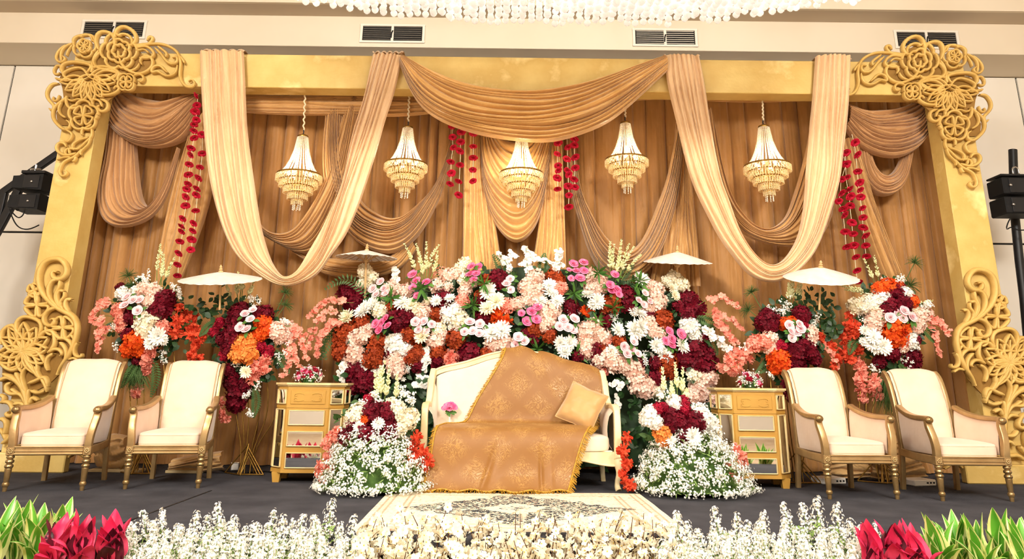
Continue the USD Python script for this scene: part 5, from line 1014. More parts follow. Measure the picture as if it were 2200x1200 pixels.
bR = at(1490, 1050, 5.80); mound('mound of white baby breath with burgundy blooms on top, right of the settee', RM, (1460, 915), (80, 55), 5.80, (float(bR[0]), 5.80, 0), .43, .34, .44,
      [('V', [(1428, 860), (1426, 825), (1423, 790)]), ('V', [(1445, 865), (1444, 840), (1442, 820)]), ('V', [(1455, 855), (1454, 815), (1450, 780)]), ('V', [(1465, 860), (1466, 820), (1467, 790)]), ('V', [(1470, 865), (1474, 845), (1476, 835)])],
      [], [(1420, 850, 10, 8), (1500, 870, 10, 7), (1400, 880, 10, 8), (1530, 920, 12, 9), (1470, 935, 12, 8), (1420, 950, 12, 8), (1540, 950, 12, 8)], 82)

# little bowls of flowers on the cabinets
def bowl(label, x, y, Y, z, w, seed):
    r = np.random.default_rng(seed); c = at(x, y, Y); c[2] = z; t = Thing('flower_bowl', label, 'flower bowl', c, 0, 'flower bowls on the cabinets')
    t.part('bowl', lathe([(0, 0), (.042, 0), (.05, .03), (.046, .032), (.0, .028)], 18), 'leaf_dark', 40)
    k = 90; d = fib(k, .0, r, .2); p = d * [w, .06, .085] + [0, 0, .03]; t.part('leaves', leaf_cloud(p[:60] * [.7, .8, .7] + [0, 0, .005], d[:60], .045, r), 'leaf_mid', True, kind='stuff')
    v = florets(np.repeat(p, 6, 0) + r.normal(0, .014, (k * 6, 3)), np.repeat(d, 6, 0) + r.normal(0, .5, (k * 6, 3)), .0075, r); t.part('babys_breath', v, 'gyp_white', kind='stuff')
    for i in range(15):
        dd = fib(15, .0, r, .1)[i]; head(t, 'H', 'R' if i % 3 else 'P', c + dd * [w * .95, .065, .085] + [0, 0, .032], dd + np.array([0, -.3, 0]), .0185, r)
bowl('small bowl of pink and white flowers on the left mirrored cabinet', 663, 818, 6.24, .738, .10, 91)
bowl('small bowl of pink and white flowers on the right mirrored cabinet', 1612, 826, 6.22, .738, .085, 92)
# pink bouquet leaning on the settee's back
r = np.random.default_rng(93); c = at(966, 924, 6.24); t = Thing('pink_bouquet', 'small pink rose bouquet with a white wrapped stem standing against the settee back', 'bouquet', c)
tp = at(966, 880, 6.28); t.part('wrapped_stem', tube([c, (c + tp) / 2, tp], [.009, .008, .011], 10), 'paper', True, world=True)
t.part('leaves', leaf_cloud(np.array([tp + [dx, -.01, -.012] for dx in np.linspace(-.035, .035, 10)]), np.tile([0, -1, .3], (10, 1)), .045, r), 'leaf_mid', True, world=True)
for dx, dz in ((-.038, .0), (-.014, .022), (.014, .026), (.04, .004), (.0, -.004), (-.026, .014), (.028, .018)): head(t, 'R', 'P', tp + np.array([dx, -.02, dz + .012]), np.array([dx * 8, -1, .7]), .026, r, leaves=False)
# ------------------------------------------------------------------ bead chandeliers
def make_chandelier(label, loc):
    t = Thing('bead_chandelier', label, 'chandelier', loc, 0, 'bead chandeliers')
    r = np.random.default_rng(12); bd_ = trimesh.creation.icosphere(1, 1.0)
    def beads(P, rad):
        return many(bd_.vertices, np.array(bd_.faces), np.eye(3)[None] * np.broadcast_to(rad, (len(P),))[:, None, None], P)
    t.part('cap', MB().add(*lathe([(0, .425), (.02, .42), (.05, .405), (.054, .395), (.052, .385), (0, .385)], 24)), 'brass', 40)
    t.part('hook', tube([(0, 0, .42), (.004, 0, .44), (0, 0, .465)], .006, 8), 'black_metal', True)
    t.part('pole', tube([(0, 0, .39), (0, 0, -.30)], .005, 6), 'brass', True)
    zz = np.linspace(.385, .008, 31)
    rr = np.interp(zz, [0, .03, .08, .15, .25, .385], [.188, .165, .132, .100, .070, .050])
    for k in range(24):
        a = 2 * np.pi * k / 24; P = np.stack([rr * math.cos(a), rr * math.sin(a), zz], 1); t.part('bead_strand', beads(P, np.linspace(.0052, .0080, 31)), 'bead', True)
    def ring(R, z, h=.016): t.part('ring', lathe([(R, z), (R + .003, z + h / 2), (R, z + h), (R - .003, z + h / 2), (R, z)], 40), 'brass', 40)
    tiers = [(.212, 0.0, .075, 54), (.178, -.055, .065, 48), (.135, -.115, .065, 38), (.092, -.175, .065, 28), (.052, -.235, .06, 18)]
    for R, z, L, n in tiers:
        ring(R, z)
        m = MB()
        for k in range(n):
            a = 2 * np.pi * (k + .3 * (z < -.01)) / n; q = np.arange(int(L / .0125)); P = np.stack([np.full(len(q), R * 1.01 * math.cos(a)), np.full(len(q), R * 1.01 * math.sin(a)), z - .006 - q * .0125], 1); m.add(*beads(P, .0062))
        t.part('bead_fringe', m, 'bead_gold', True)
    for (R0, z0, R1, z1) in ((.205, 0, .178, -.05), (.176, -.06, .135, -.11), (.133, -.12, .092, -.17), (.09, -.18, .052, -.23)):
        m = MB()
        for k in range(30):
            a = 2 * np.pi * k / 30; q = np.linspace(0, 1, 6); P = np.stack([(R0 + (R1 - R0) * q) * math.cos(a), (R0 + (R1 - R0) * q) * math.sin(a), z0 + (z1 - z0) * q - .008 * np.sin(q * np.pi)], 1); m.add(*beads(P, .0055))
        t.part('bead_web', m, 'bead_gold', True)
    for k in range(4):
        a = .5 + k * np.pi / 2; t.part('frame_wire', tube([(.21 * math.cos(a), .21 * math.sin(a), 0), (.05 * math.cos(a), .05 * math.sin(a), -.235)], .0035, 5), 'brass', True)
    m = MB()
    for k in range(7):
        a = 2 * np.pi * k / 7; q = np.arange(6); P = np.stack([np.full(6, .035 * math.cos(a)), np.full(6, .035 * math.sin(a)), -.25 - q * .016], 1); m.add(*beads(P, .0062))
    t.part('bead_tassel', m, 'bead', True)
    for k in range(6):
        a = 2 * np.pi * k / 6 + .26; b = trimesh.creation.icosphere(2, .017); t.part('bulb', (b.vertices * [1, 1, 1.3] + [.10 * math.cos(a), .10 * math.sin(a), .022], b.faces), 'bulb', True)
    return t
CH = [(643, 378, 6.88, 'first bead chandelier from the left, inside the front left drape loop', (655, 206), .98), (872, 355, 6.88, 'second bead chandelier from the left, between loop and centre swag', (879, 206), .96), (1120, 374, 6.72, 'middle bead chandelier in front of the golden cowl, below the centre swag', (1120, 230), .95),
      (1346, 345, 6.88, 'fourth bead chandelier from the left, right of the centre swag', (1344, 215), .96), (1648, 358, 6.88, 'fifth bead chandelier from the left, inside the front right drape loop', (1638, 206), 1.02)]
c0 = None
for k, (x, y, Y, lab, top, sc) in enumerate(CH):
    p = at(x, y, Y)
    if c0 is None: c0 = make_chandelier(lab, p); t = c0; sc = 1.0
    else: t = c0.copy(p, k * .7, lab, scale=sc)
    q = at(top[0], top[1], Y); a = p + np.array([0, 0, .462 * sc]); n = 30; u = np.linspace(0, 1, n); line = a + (np.array([q[0], Y, max(q[2], 3.49)]) - a) * u[:, None]
    line = line + np.stack([.006 * np.sin(u * 40), .006 * np.cos(u * 37), 0 * u], 1)
    ct = solid('chandelier_cord', tube(line, .0085, 7), 'string', 'white wrapped cord that holds up the ' + lab.split(' bead')[0] + ' bead chandelier', 'cord', 'chandelier cords', smooth=True)
    sl = UsdLux.SphereLight.Define(stage, '/World/chandelier_light_%03d' % k); sl.CreateRadiusAttr(.05); sl.CreateIntensityAttr(1.3); sl.CreateNormalizeAttr(True); sl.CreateColorAttr(Gf.Vec3f(1, .88, .68)); sl.AddTranslateOp().Set(Gf.Vec3d(*map(float, p + np.array([0, 0, .10]))))

# ------------------------------------------------------------------ garlands of red roses
GA = [('leftmost red rose garland, hanging longest in the left bay', 1, [(1275, 625), (1270, 685), (1262, 725), (1270, 780), (1255, 810), (1255, 850), (1250, 895), (1237, 960), (1237, 1005), (1225, 1065), (1215, 1130), (1218, 1190)], 5, [(1208, 25), (1205, 75), (1197, 130), (1185, 215), (1178, 262), (1178, 297), (1165, 360), (1160, 437), (1150, 510), (1147, 580)]),
      ('red rose garland close to the front left drape loop', 1, [(1305, 875), (1303, 995), (1293, 1083), (1288, 1152)], 5, [(1277, 20), (1272, 62), (1263, 162), (1255, 245), (1250, 293), (1240, 347), (1232, 415)]),
      ('first red rose garland of the three left of the centre cowl', 2, [(1262, 757), (1265, 815), (1267, 890), (1268, 957), (1257, 1047), (1257, 1122), (1255, 1190)], 6, []),
      ('second red rose garland of the three left of the centre cowl, the longest', 2, [(1318, 790), (1322, 855), (1318, 920), (1318, 978), (1315, 1068), (1310, 1172)], 6, [(1310, 62)]),
      ('third red rose garland left of the centre cowl, nearest to it', 2, [(1403, 862), (1400, 947), (1400, 1020), (1398, 1100), (1396, 1172)], 6, []),
      ('first red rose garland of the three right of the centre cowl', 3, [(295, 925), (295, 998), (295, 1072), (295, 1105), (295, 1152)], 7, [(293, 22)]),
      ('second red rose garland of the three right of the centre cowl, the longest', 3, [(357, 955), (357, 1030), (362, 1105), (362, 1132)], 7, [(365, 5), (367, 65), (363, 137)]),
      ('third red rose garland right of the centre cowl, farthest from it', 3, [(405, 900), (403, 942), (403, 1018), (405, 1087), (403, 1160)], 7, [(408, 12)]),
      ('first red rose garland of the right bay, beside the front right loop', 4, [(497, 990), (502, 1065), (470, 1162)], 8, [(467, 50), (452, 103), (480, 150), (485, 190), (497, 297), (503, 393)]),
      ('middle red rose garland of the right bay, the longest there', 4, [(500, 1060), (503, 1148)], 8, [(515, 22), (525, 72), (528, 130), (540, 240), (547, 312), (550, 385), (560, 460), (567, 547), (578, 617)]),
      ('last red rose garland of the right bay, under the brown swag', 4, [(555, 925), (567, 1003), (575, 1110), (582, 1182)], 8, [(588, 30), (595, 75), (602, 147), (608, 207), (613, 270), (620, 322), (625, 387), (632, 455)])]
ORG = {1: (0, 0), 2: (550, 0), 3: (1100, 0), 4: (1650, 0), 5: (0, 400), 6: (550, 400), 7: (1100, 400), 8: (1650, 400)}
r = np.random.default_rng(55)
for lab, o1, l1_, o2, l2_ in GA:
    P = [(ORG[o1][0] + x / 3, ORG[o1][1] + y / 3) for x, y in l1_] + [(ORG[o2][0] + x / 3, ORG[o2][1] + y / 3) for x, y in l2_]
    P = sorted(P, key=lambda q: q[1]); Y = 6.70 if 'bay' in lab or 'front left' in lab else 6.78
    W = np.array([at(x, y, Y) for x, y in P]); t = Thing('rose_garland', lab, 'garland', W[-1], 0, 'hanging rose garlands')
    top = W[0] + np.array([0, .02, .10]) if W[0][2] < 3.3 else W[0] + np.array([0, 0, .03])
    t.part('string', tube(np.vstack([top[None], W]), .0028, 5), 'string', True, world=True)
    for p in W:
        vf = KINDS['R'][1][int(r.integers(4))]; n = np.array([r.normal(0, .3), -.55 + r.normal(0, .12), -.80]); rp = t.part('rose', place(vf, p + np.array([0, -.01, .016]), n, .040 * r.uniform(.9, 1.15), r), 'red_petal', True, world=True)
        v, f = leaf_cloud(np.repeat(p[None] + [0, -.01, .022], 3, 0), np.tile([0, -.4, 1.], (3, 1)), .026, r); sub(rp, 'sepal', (v - t.loc, f), 'leaf_mid', True)

# ------------------------------------------------------------------ paper parasols
def parasol(label, x, y, Y, R, tiltx, tilty, hz, handle, seed):
    """x, y: the pixel of the rim's middle; tiltx tips the canopy towards the room"""
    p = at(x, y, Y); t = Thing('paper_parasol', label, 'parasol', p, 0, 'white paper parasols'); n = 24
    Rm = rotm([0, 1, 0], tilty) @ rotm([1, 0, 0], tiltx)
    a = np.arange(n * 2) * np.pi / n; rr = np.linspace(.04, 1, 14)
    sc = np.where(np.arange(n * 2) % 2 == 0, 1.0, .965)
    Pt = np.stack([np.outer(rr, np.cos(a) * (1 + (sc - 1))), np.outer(rr, np.sin(a) * sc), hz * (1 - rr[:, None] ** 1.12) * np.ones(n * 2) - .018 * rr[:, None] * (np.arange(n * 2) % 2)], -1) * [R, R, R]
    t.part('canopy', (lambda vf: (vf[0] @ Rm.T, vf[1]))(grid(Pt, closev=True)), 'paper', 25)
    for k in range(n):
        c, s = math.cos(a[2 * k]), math.sin(a[2 * k]); q = np.array([[.05 * c, .05 * s, hz * .93], [.5 * c, .5 * s, hz * (1 - .5 ** 1.12) - .02], [.985 * c, .985 * s, -.006]]) * R
        rb_ = t.part('rib', tube(q @ Rm.T, .0028, 5), 'bamboo', True)
        st = np.array([[.07 * c, .07 * s, -.10], [.42 * c, .42 * s, hz * (1 - .42 ** 1.12) - .03]]) * R; sub(rb_, 'strut', tube(st @ Rm.T, .0022, 5), 'bamboo', True)
    t.part('hub', (lambda vf: (vf[0] @ Rm.T, vf[1]))(lathe([(0, -.16 * R), (.06 * R, -.15 * R), (.085 * R, -.10 * R), (.06 * R, -.06 * R), (0, -.06 * R)], 16)), 'bamboo', 40)
    fz = hz * R; t.part('finial', (lambda vf: (vf[0] @ Rm.T, vf[1]))(lathe([(0, fz - .01), (.022, fz - .008), (.019, fz + .008), (.011, fz + .012), (.018, fz + .022), (.010, fz + .032), (.013, fz + .042), (.006, fz + .055), (0, fz + .062)], 14)), 'bamboo', 40)
    e = at(handle[0], handle[1], Y); e = np.array([e[0], Y + .02, e[2]]) - p
    t.part('handle', tube([Rm @ np.array([0, 0, hz * R]), (Rm @ np.array([0, 0, -.1 * R])), (Rm @ np.array([0, 0, -.1 * R])) * .5 + e * .5, e], .0095, 8), 'bamboo', True)
parasol('white paper parasol over the second flower stand from the left', 474, 600, 6.42, .345, .25, .0, .19, (470, 665), 1)
parasol('white paper parasol with its ribs seen from below, left end of the flower wall', 787, 553, 6.82, .287, .05, .02, .24, (783, 640), 2)
parasol('white paper parasol behind the right end of the flower wall', 1455, 563, 6.88, .32, .20, .01, .30, (1456, 640), 3)
parasol('white paper parasol under the front right drape loop, beside leafy branches', 1763, 596, 6.44, .315, .33, -.02, .29, (1762, 665), 4)

# ------------------------------------------------------------------ carved corner ornaments
def carve(thing, items, flip):
    """items: (kind, part name, points in the photograph, half width in metres, depth): strokes are swept ridges"""
    for kind, nm, P, w, d in items:
        m = MB()
        for st, ww in P:
            n = max(14, 5 * len(st)); ww = np.asarray(ww) * 1.2; q = np.array([at(x, y, YO) for x, y in st]); q = spline(q, n)
            if flip: q = q * [-1, 1, 1] + [2 * XC, 0, 0]
            u = np.linspace(0, 1, n); prof = ww if np.ndim(ww) and np.size(ww) > 1 else ww * np.clip(np.minimum(u * 6 + .45, (1 - u) * 5 + .4), 0, 1)
            q = q + [0, .006, 0]; m.add(*tube(q, prof, 8, up=(0, 1, 0), rb=np.maximum(prof * .8, .008) + d))
            if kind == 's':                                          # scroll ends carry a bead
                b = trimesh.creation.icosphere(2, 1.0)
        thing.part(nm, m, 'carved_gold', True, world=True)
def Z(s, x0, y0, k): return [(x0 + float(a.split(',')[0]) / k, y0 + float(a.split(',')[1]) / k) for a in s.split()]
def rosette_strokes(cx, cy, R, n, w, rings=((1.0, .13), (.68, .12), (.38, .10)), ph=0.0, sq=1.0):
    out = []
    for k, (f_, amp) in enumerate(rings):
        a = np.linspace(0, 2 * np.pi, 61); rad = R * f_ * (1 - amp + 2 * amp * np.abs(np.cos(n * (a + ph + k * .6) / 2)) ** .7)
        out.append((list(zip(cx + rad * np.cos(a), cy + sq * rad * np.sin(a))), np.full(305, w)))
    return out
def loop_petals(cx, cy, R, n, w, ph=0.0, pw=.55):
    out = []
    for k in range(n):
        a = ph + 2 * np.pi * k / n; q = np.linspace(0, 1, 17); ang = np.concatenate([q, q[::-1][1:]]); s = np.concatenate([np.ones(17), -np.ones(16)])
        l = np.sin(ang * np.pi / 2) * R; hw = pw * R * np.sin(np.pi * ang ** 1.3) * s * .6
        out.append((list(zip(cx + l * math.cos(a) - hw * math.sin(a), cy + l * math.sin(a) + hw * math.cos(a))), w))
    return out
def pointed(cx, cy, L, a, hw, w):
    """one pointed petal: two ridges meeting at the tip, with a midrib"""
    q = np.linspace(0, 1, 9); s = hw * np.sin(np.pi * q ** .9); c, n = math.cos(a), math.sin(a)
    return [([(cx + L * x * c - e * y * n, cy + L * x * n + e * y * c) for x, y in zip(q, s)], w) for e in (1, -1)] + [([(cx + L * x * c, cy + L * x * n) for x in (.35, .6, .8)], w * .6)]
YO = YF - .047
UP_ = []
z1 = lambda s: Z(s, 0, 0, 3)
def cpx(x, y, x0=0, y0=0, k=3): return x0 + x / k, y0 + y / k
# rose at the top
fx, fy = cpx(768, 330); UP_.append(('f', 'carved_rose', rosette_strokes(fx, fy, 32, 6, .0125, ((1.12, .09), (.72, .11), (.40, .13))) + [(z1('740,300 735,240 690,208 640,215 620,265 640,325'), .016), (z1('740,260 752,200 790,175 840,188 878,240 862,285 815,295'), .016), (z1('640,325 605,400 640,440 700,450 760,440'), .014), (z1('765,330 766,380'), .010)], 0, .022))
fx, fy = cpx(545, 298); UP_.append(('f', 'carved_rose', rosette_strokes(fx, fy, 21, 5, .010, ((1.1, .10), (.62, .14))) + loop_petals(fx, fy, 11, 4, .007, .6) + [(z1('480,290 480,250 540,228 600,235 615,275'), .012)], 0, .022))
fx, fy = cpx(540, 745); UP_.append(('f', 'carved_rose', rosette_strokes(fx, fy, 27, 5, .0115, ((1.08, .11),), .3) + loop_petals(fx, fy, 21, 4, .010, .75, .8), 0, .022))
fx, fy = cpx(815, 530); UP_.append(('f', 'carved_blossom', rosette_strokes(fx, fy, 16, 4, .009, ((1.1, .12),), .7) + loop_petals(fx, fy, 13, 4, .009, .75, .8), 0, .022))
fx, fy = cpx(575, 500); lo = []
for k, (a, L) in enumerate(((10, 60), (35, 56), (58, 52), (82, 54), (104, 52), (128, 54), (150, 58), (170, 64), (-8, 62))): lo += pointed(fx + 12 * math.cos(math.radians(a)), fy + 10 * math.sin(math.radians(a)), L * .8, math.radians(a), 9.5, .010)
lo += [(z1('575,500 520,440 430,460 410,480 440,510 520,520 575,500'), .011), (z1('575,500 640,450 720,460 760,480 720,510 640,520 575,500'), .011), (z1('410,480 400,430 440,405 520,405 590,430 560,470'), .015), (z1('590,470 600,430 590,400'), .012), (z1('590,440 660,430 740,450 770,480 750,520'), .014), (z1('500,520 540,490 620,490 650,520 620,550 540,555 500,520'), .010)]
UP_.append(('f', 'carved_lotus', lo, 0, .022))
for s, w in (('860,290 950,285 1040,285 1110,310 1150,350 1165,420 1160,480 1175,530 1200,555 1240,560 1255,535 1235,515 1215,525', .012), ('870,300 940,290 970,275 985,245 965,240 950,262', .013), ('1000,310 1040,350 1070,390 1110,412 1140,400 1140,370 1112,372', .012), ('1145,420 1130,470 1090,490 1050,480 1010,460 980,465 988,435 1030,425 1060,450 1085,472', .011),
             ('1020,300 1060,330 1075,350 1070,370', .011), ('1150,360 1172,375 1190,408', .010), ('770,370 790,420 840,460 900,475 960,450 985,410 970,370 930,365 905,390 920,420', .013), ('790,430 830,455 880,440 900,410', .010), ('880,310 940,300 985,330 990,360 940,375 900,372', .012), ('880,330 930,320 960,345', .009), ('860,490 900,480 925,500 915,525 890,520', .010), ('600,450 608,385 635,350 660,330', .012),
             ('430,290 390,320 365,360 370,390 400,402 420,380 400,360', .011), ('470,280 420,305 395,345 400,400', .011), ('470,290 440,330 430,360', .009), ('402,430 370,425 350,455 360,480 390,470', .010), ('380,540 340,545 310,580 305,620 330,660 350,690 337,712 320,700', .013), ('385,615 365,650 345,645 350,625', .010), ('360,505 400,515 450,510', .012), ('440,620 390,660 350,700 345,760 380,810 430,835 455,805 430,775', .013), ('400,660 380,700 395,740 430,760', .010),
             ('590,820 590,880 550,920 500,960 440,960 420,985 450,1000', .011), ('430,840 465,870 440,912 420,908', .010), ('500,985 430,1000 385,985 365,955 380,925 415,925 428,950', .012), ('530,960 480,1010 420,1040 392,1080 388,1120 412,1135 432,1112 412,1098', .011), ('480,970 470,935 510,905 575,885', .011), ('450,990 450,960 478,950', .009), ('370,1030 410,1015 460,1015', .010), ('490,1010 480,1035 468,1040', .010), ('585,885 570,930 540,960 520,985 525,1000', .010),
             ('640,610 690,612 740,600 770,570 750,558 735,575', .013), ('650,640 690,660 692,700 655,718 630,690 650,680', .013), ('530,870 530,840 560,822 595,800', .010), ('560,600 590,640 600,680', .011), ('430,620 430,670 460,700 500,690', .012), ('440,640 470,650 500,640 540,650', .010), ('590,640 640,650 660,690', .011), ('700,440 760,470 800,480', .012), ('640,720 625,740 615,790', .010)):
    UP_.append(('s', 'carved_scroll', [(z1(s), w)], 0, .018))
plate_px = z1('400,430 520,400 600,410 640,330 700,250 760,210 860,260 880,300 900,340 985,360 985,420 940,470 860,500 800,580 740,600 690,640 690,710 630,720 600,830 520,850 440,800 360,800 350,720 400,640 390,560 370,500')
L5 = lambda s: Z(s, 0, 540, 4.615)
L6 = lambda s: Z(s, 0, 760, 3.75)
LOW = []
for s, w in (('575,205 530,200 525,245 570,275 630,260 665,200 650,130 600,80 530,75 450,110 400,190 390,300 420,400 480,480 560,550 650,600 720,640 760,710 765,800 740,900 700,1000 640,1090 600,1150 570,1220', .020), ('600,280 530,290 490,350 490,430 530,500 600,560', .016), ('600,285 590,360 560,420 570,500 620,570', .015), ('640,400 600,390 572,430 582,500 640,580', .014), ('640,400 640,450 605,500 620,545', .012), ('715,480 670,478 650,530 690,600', .015), ('640,590 560,560 480,590 440,650 450,710 500,735 545,710 540,670 505,675', .016),
             ('580,870 640,860 700,900 720,950 690,1020', .015), ('600,900 650,960 660,1040 640,1100', .014), ('480,1000 540,970 600,980 620,1020 600,1032', .014), ('540,1010 480,1050 460,1110 480,1180', .014), ('780,900 750,940 740,1000 770,1040 810,1040 812,1010', .013), ('690,1070 740,1058 790,1092', .012), ('700,820 740,870 730,930', .012), ('460,740 470,800 520,830', .012)):
    LOW.append(('s', 'carved_scroll', [(L5(s), w)], 0, .024))
for s, w in (('30,160 110,200 160,240 200,310 222,420 225,520 215,640', .020), ('130,150 170,230 210,300', .016), ('240,110 210,118 180,170 190,240 215,310', .014), ('100,230 60,250 55,290 90,320 150,320 190,350 216,420', .015), ('95,280 120,300 150,318', .012), ('0,215 60,190 115,212', .016), ('200,10 230,80 280,140 330,200', .016), ('290,100 310,160 340,205', .014), ('235,235 300,210 362,190 388,262', .015), ('340,200 372,258 382,305', .014), ('255,295 320,312 372,290', .014), ('240,280 225,340 230,425', .014), ('310,375 265,355 238,405', .015), ('20,390 70,390 102,430 112,475 80,500 55,480 75,465', .015), ('0,330 35,348 30,380 5,392', .014), ('0,520 42,535 52,590 28,660', .016), ('0,600 30,640 52,690', .014), ('115,405 175,398 216,432', .015), ('120,520 150,560 210,560', .014), ('330,420 280,430 240,480 225,540', .015), ('60,760 120,720 200,720 215,660', .016), ('340,520 290,500 250,540 230,600', .015), ('140,640 180,610 212,620', .014), ('20,720 60,690 100,640', .014), ('400,820 430,780 480,790 520,830', .014), ('560,830 600,790 650,800 700,840', .014), ('260,700 320,680 380,720 360,770 310,760', .015)):
    LOW.append(('s', 'carved_scroll', [(L6(s), w)], 0, .024))
fx, fy = cpx(345, 385, 0, 540, 4.615); LOW.append(('f', 'carved_blossom', loop_petals(fx, fy, 14, 4, .011, .4, .9), 0, .024))
fx, fy = cpx(372, 530, 0, 540, 4.615); LOW.append(('f', 'carved_blossom', loop_petals(fx, fy, 25, 4, .013, .75, .95), 0, .024))
fx, fy = cpx(630, 755, 0, 540, 4.615); LOW.append(('f', 'carved_blossom', loop_petals(fx, fy, 23, 4, .013, .75, .95), 0, .024))
fx, fy = cpx(240, 985, 0, 540, 4.615); lo = []
for a, L in ((-90, 62), (-62, 58), (-122, 60), (-150, 56), (-28, 60), (-5, 50), (175, 56), (155, 60), (130, 50), (60, 58), (95, 46), (30, 52)): lo += pointed(fx, fy, L, math.radians(a), 13, .012)
lo += [(L5('180,860 165,760 180,690 240,650 330,660 400,700 415,760 390,830'), .016), (L5('20,920 20,820 60,760 130,735 175,790 190,850'), .016), (L5('380,870 440,800 520,790 545,840 540,930 490,990'), .016), (L5('10,1090 60,1150 160,1170 215,1110'), .015), (L5('130,960 180,880 280,870 330,890 300,950 240,985 170,1000 130,960'), .013), (L5('250,990 320,960 400,985 330,1010 250,990'), .012)]
LOW.append(('f', 'carved_lotus', lo, 0, .024))
lowplate = L5('300,340 400,300 470,480 650,600 760,720 760,820 700,1000 620,1160 480,1300 300,1400 0,1400 0,960 20,800 130,730 170,680 260,630 260,480')
for flip, side, up_lab, lo_lab in ((False, 'left', 'gold carved corner of roses, lotus and scrolls on the upper left of the portal', 'tall gold carving of scrolls and lotus at the lower left of the portal'), (True, 'right', 'gold carved corner of roses, lotus and scrolls on the upper right of the portal', 'tall gold carving of scrolls and lotus at the lower right of the portal')):
    for items, plate, lab, yb_, nm in ((UP_, plate_px, up_lab, zb, 'carved_ornament'), (LOW, lowplate, lo_lab, 0.15, 'carved_ornament')):
        c = at(*plate[0], YO); c = np.array([2 * XC - c[0] if flip else c[0], YO, yb_]); t = Thing(nm, lab, 'carved ornament', c, 0)
        pp = np.array([at(x, y, YO) for x, y in plate]); 
        if flip: pp = pp * [-1, 1, 1] + [2 * XC, 0, 0]
        t.part('back_board', prism(Polygon([(p[0], p[2]) for p in pp]).buffer(0), .014, (0, YF - .016, 0)), 'carved_ground', world=True)
        carve(t, items, flip)
# ------------------------------------------------------------------ crystal ceiling chandelier (only its far edge hangs into view)
HC = 2.45; zc = EYE + HC + .075
cc = Thing('crystal_chandelier', 'very large ceiling chandelier of hanging clear crystal bead strands at the top edge', 'chandelier', (.35, 4.6, zc))
r = np.random.default_rng(17); NB = 9; zs = []; rs = []
for k in range(NB):
    z0 = k * .048; R0 = .023 if k else .027
    for a in np.linspace(-1.25, 1.25, 5): zs.append(z0 + .024 * math.sin(a) + .0); rs.append(R0 * math.cos(a))
prof = [(0, -.028), (.012, -.024)] + list(zip(rs, zs)) + [(0, zs[-1] + .01)]
sv, sf = lathe(prof, 9)
near, far_ = [], []
for j in range(14):
    y0 = 2.06 * HC - j * .062
    for i in range(-62, 63):
        x = .30 + i * .0585 + .004 * r.normal(); e = (x - .32) / 2.72
        if abs(e) >= 1: continue
        yf = (1.60 + .43 * math.sqrt(1 - e * e)) * HC
        if y0 > yf: continue
        # rows nearer than the frame's upper edge show nothing
        if y0 < 1.74 * HC: continue
        z = zc + .014 * r.normal() + .05 * max(0, (yf - y0)) + (.06 * abs(e) ** 2); near.append((yf - y0, x, y0 + .006 * r.normal(), z))
near.sort()
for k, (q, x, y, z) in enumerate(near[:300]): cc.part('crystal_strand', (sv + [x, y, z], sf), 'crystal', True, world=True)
if len(near) > 300:
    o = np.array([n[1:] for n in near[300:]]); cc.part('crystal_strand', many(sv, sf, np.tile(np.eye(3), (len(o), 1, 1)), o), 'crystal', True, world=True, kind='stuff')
cc.part('ceiling_plate', box((.32, 4.62, zc + .62), (5.0, 1.4, .05), .01), 'steel', world=True)
for x_ in (-1.6, 2.2):
    for y_ in (4.3, 4.95): cc.part('suspension_rod', tube([(x_, y_, zc + .62), (x_, y_, 4.98)], .012, 8), 'steel', True, world=True)
for i_ in range(7):
    sl = UsdLux.SphereLight.Define(stage, '/World/crystal_lamp_%03d' % i_); sl.CreateRadiusAttr(.03); sl.CreateIntensityAttr(6.5); sl.CreateNormalizeAttr(True); sl.CreateColorAttr(Gf.Vec3f(1, .99, .98)); sl.AddTranslateOp().Set(Gf.Vec3d(-1.9 + .74 * i_, 4.62, zc + .36))
o = np.array([n[1:] for n in near]); w = .0012
Q = np.stack([o + [-w, 0, .40], o + [w, 0, .40], o + [w, 0, .63], o + [-w, 0, .63]], 1)
Q[:, 2:, 2] = zc + .60
cc.part('wires', (Q.reshape(-1, 3), np.vstack([np.stack([np.arange(len(o)) * 4, np.arange(len(o)) * 4 + 1, np.arange(len(o)) * 4 + 2], 1), np.stack([np.arange(len(o)) * 4, np.arange(len(o)) * 4 + 2, np.arange(len(o)) * 4 + 3], 1)])), 'steel', world=True, kind='stuff')

# ------------------------------------------------------------------ speakers
def cabinet_box(t, c, s, m='black_box'):
    p = t.part('speaker_box', box(c, s, .008), m, world=True); return p
def grille(t, p, c, s): sub(p, 'grille', (box(c, s, .004)[0] - t.loc, box(c, s, .004)[1]), 'black_metal')
a = at(78, 420, 7.35)
t = Thing('line_array_speaker', 'pair of small black speakers hung beside the left post of the gold portal', 'loudspeaker', a)
for (x, y) in ((80, 397), (72, 438)):
    c = at(x, y, 7.35); pb_ = t.part('speaker_box', trimesh.convex.convex_hull(np.array([[sx * .13 + (-.04 if sx < 0 and sy < 0 else 0), sy * .13, sz * (.082 if sy > 0 or sx > 0 else .06)] for sx in (-1, 1) for sy in (-1, 1) for sz in (-1, 1)]) + c), 'black_box', world=True)
    sub(pb_, 'grille', (box(c + np.array([.02, -.133, 0]), (.16, .01, .13), .003)[0] - t.loc, box((0, 0, 0), (.16, .01, .13), .003)[1]), 'black_metal')
    b = trimesh.creation.icosphere(2, .014); sub(pb_, 'knob', (np.array(b.vertices) + c + [.03, -.14, .0] - t.loc, np.array(b.faces)), 'steel', True)
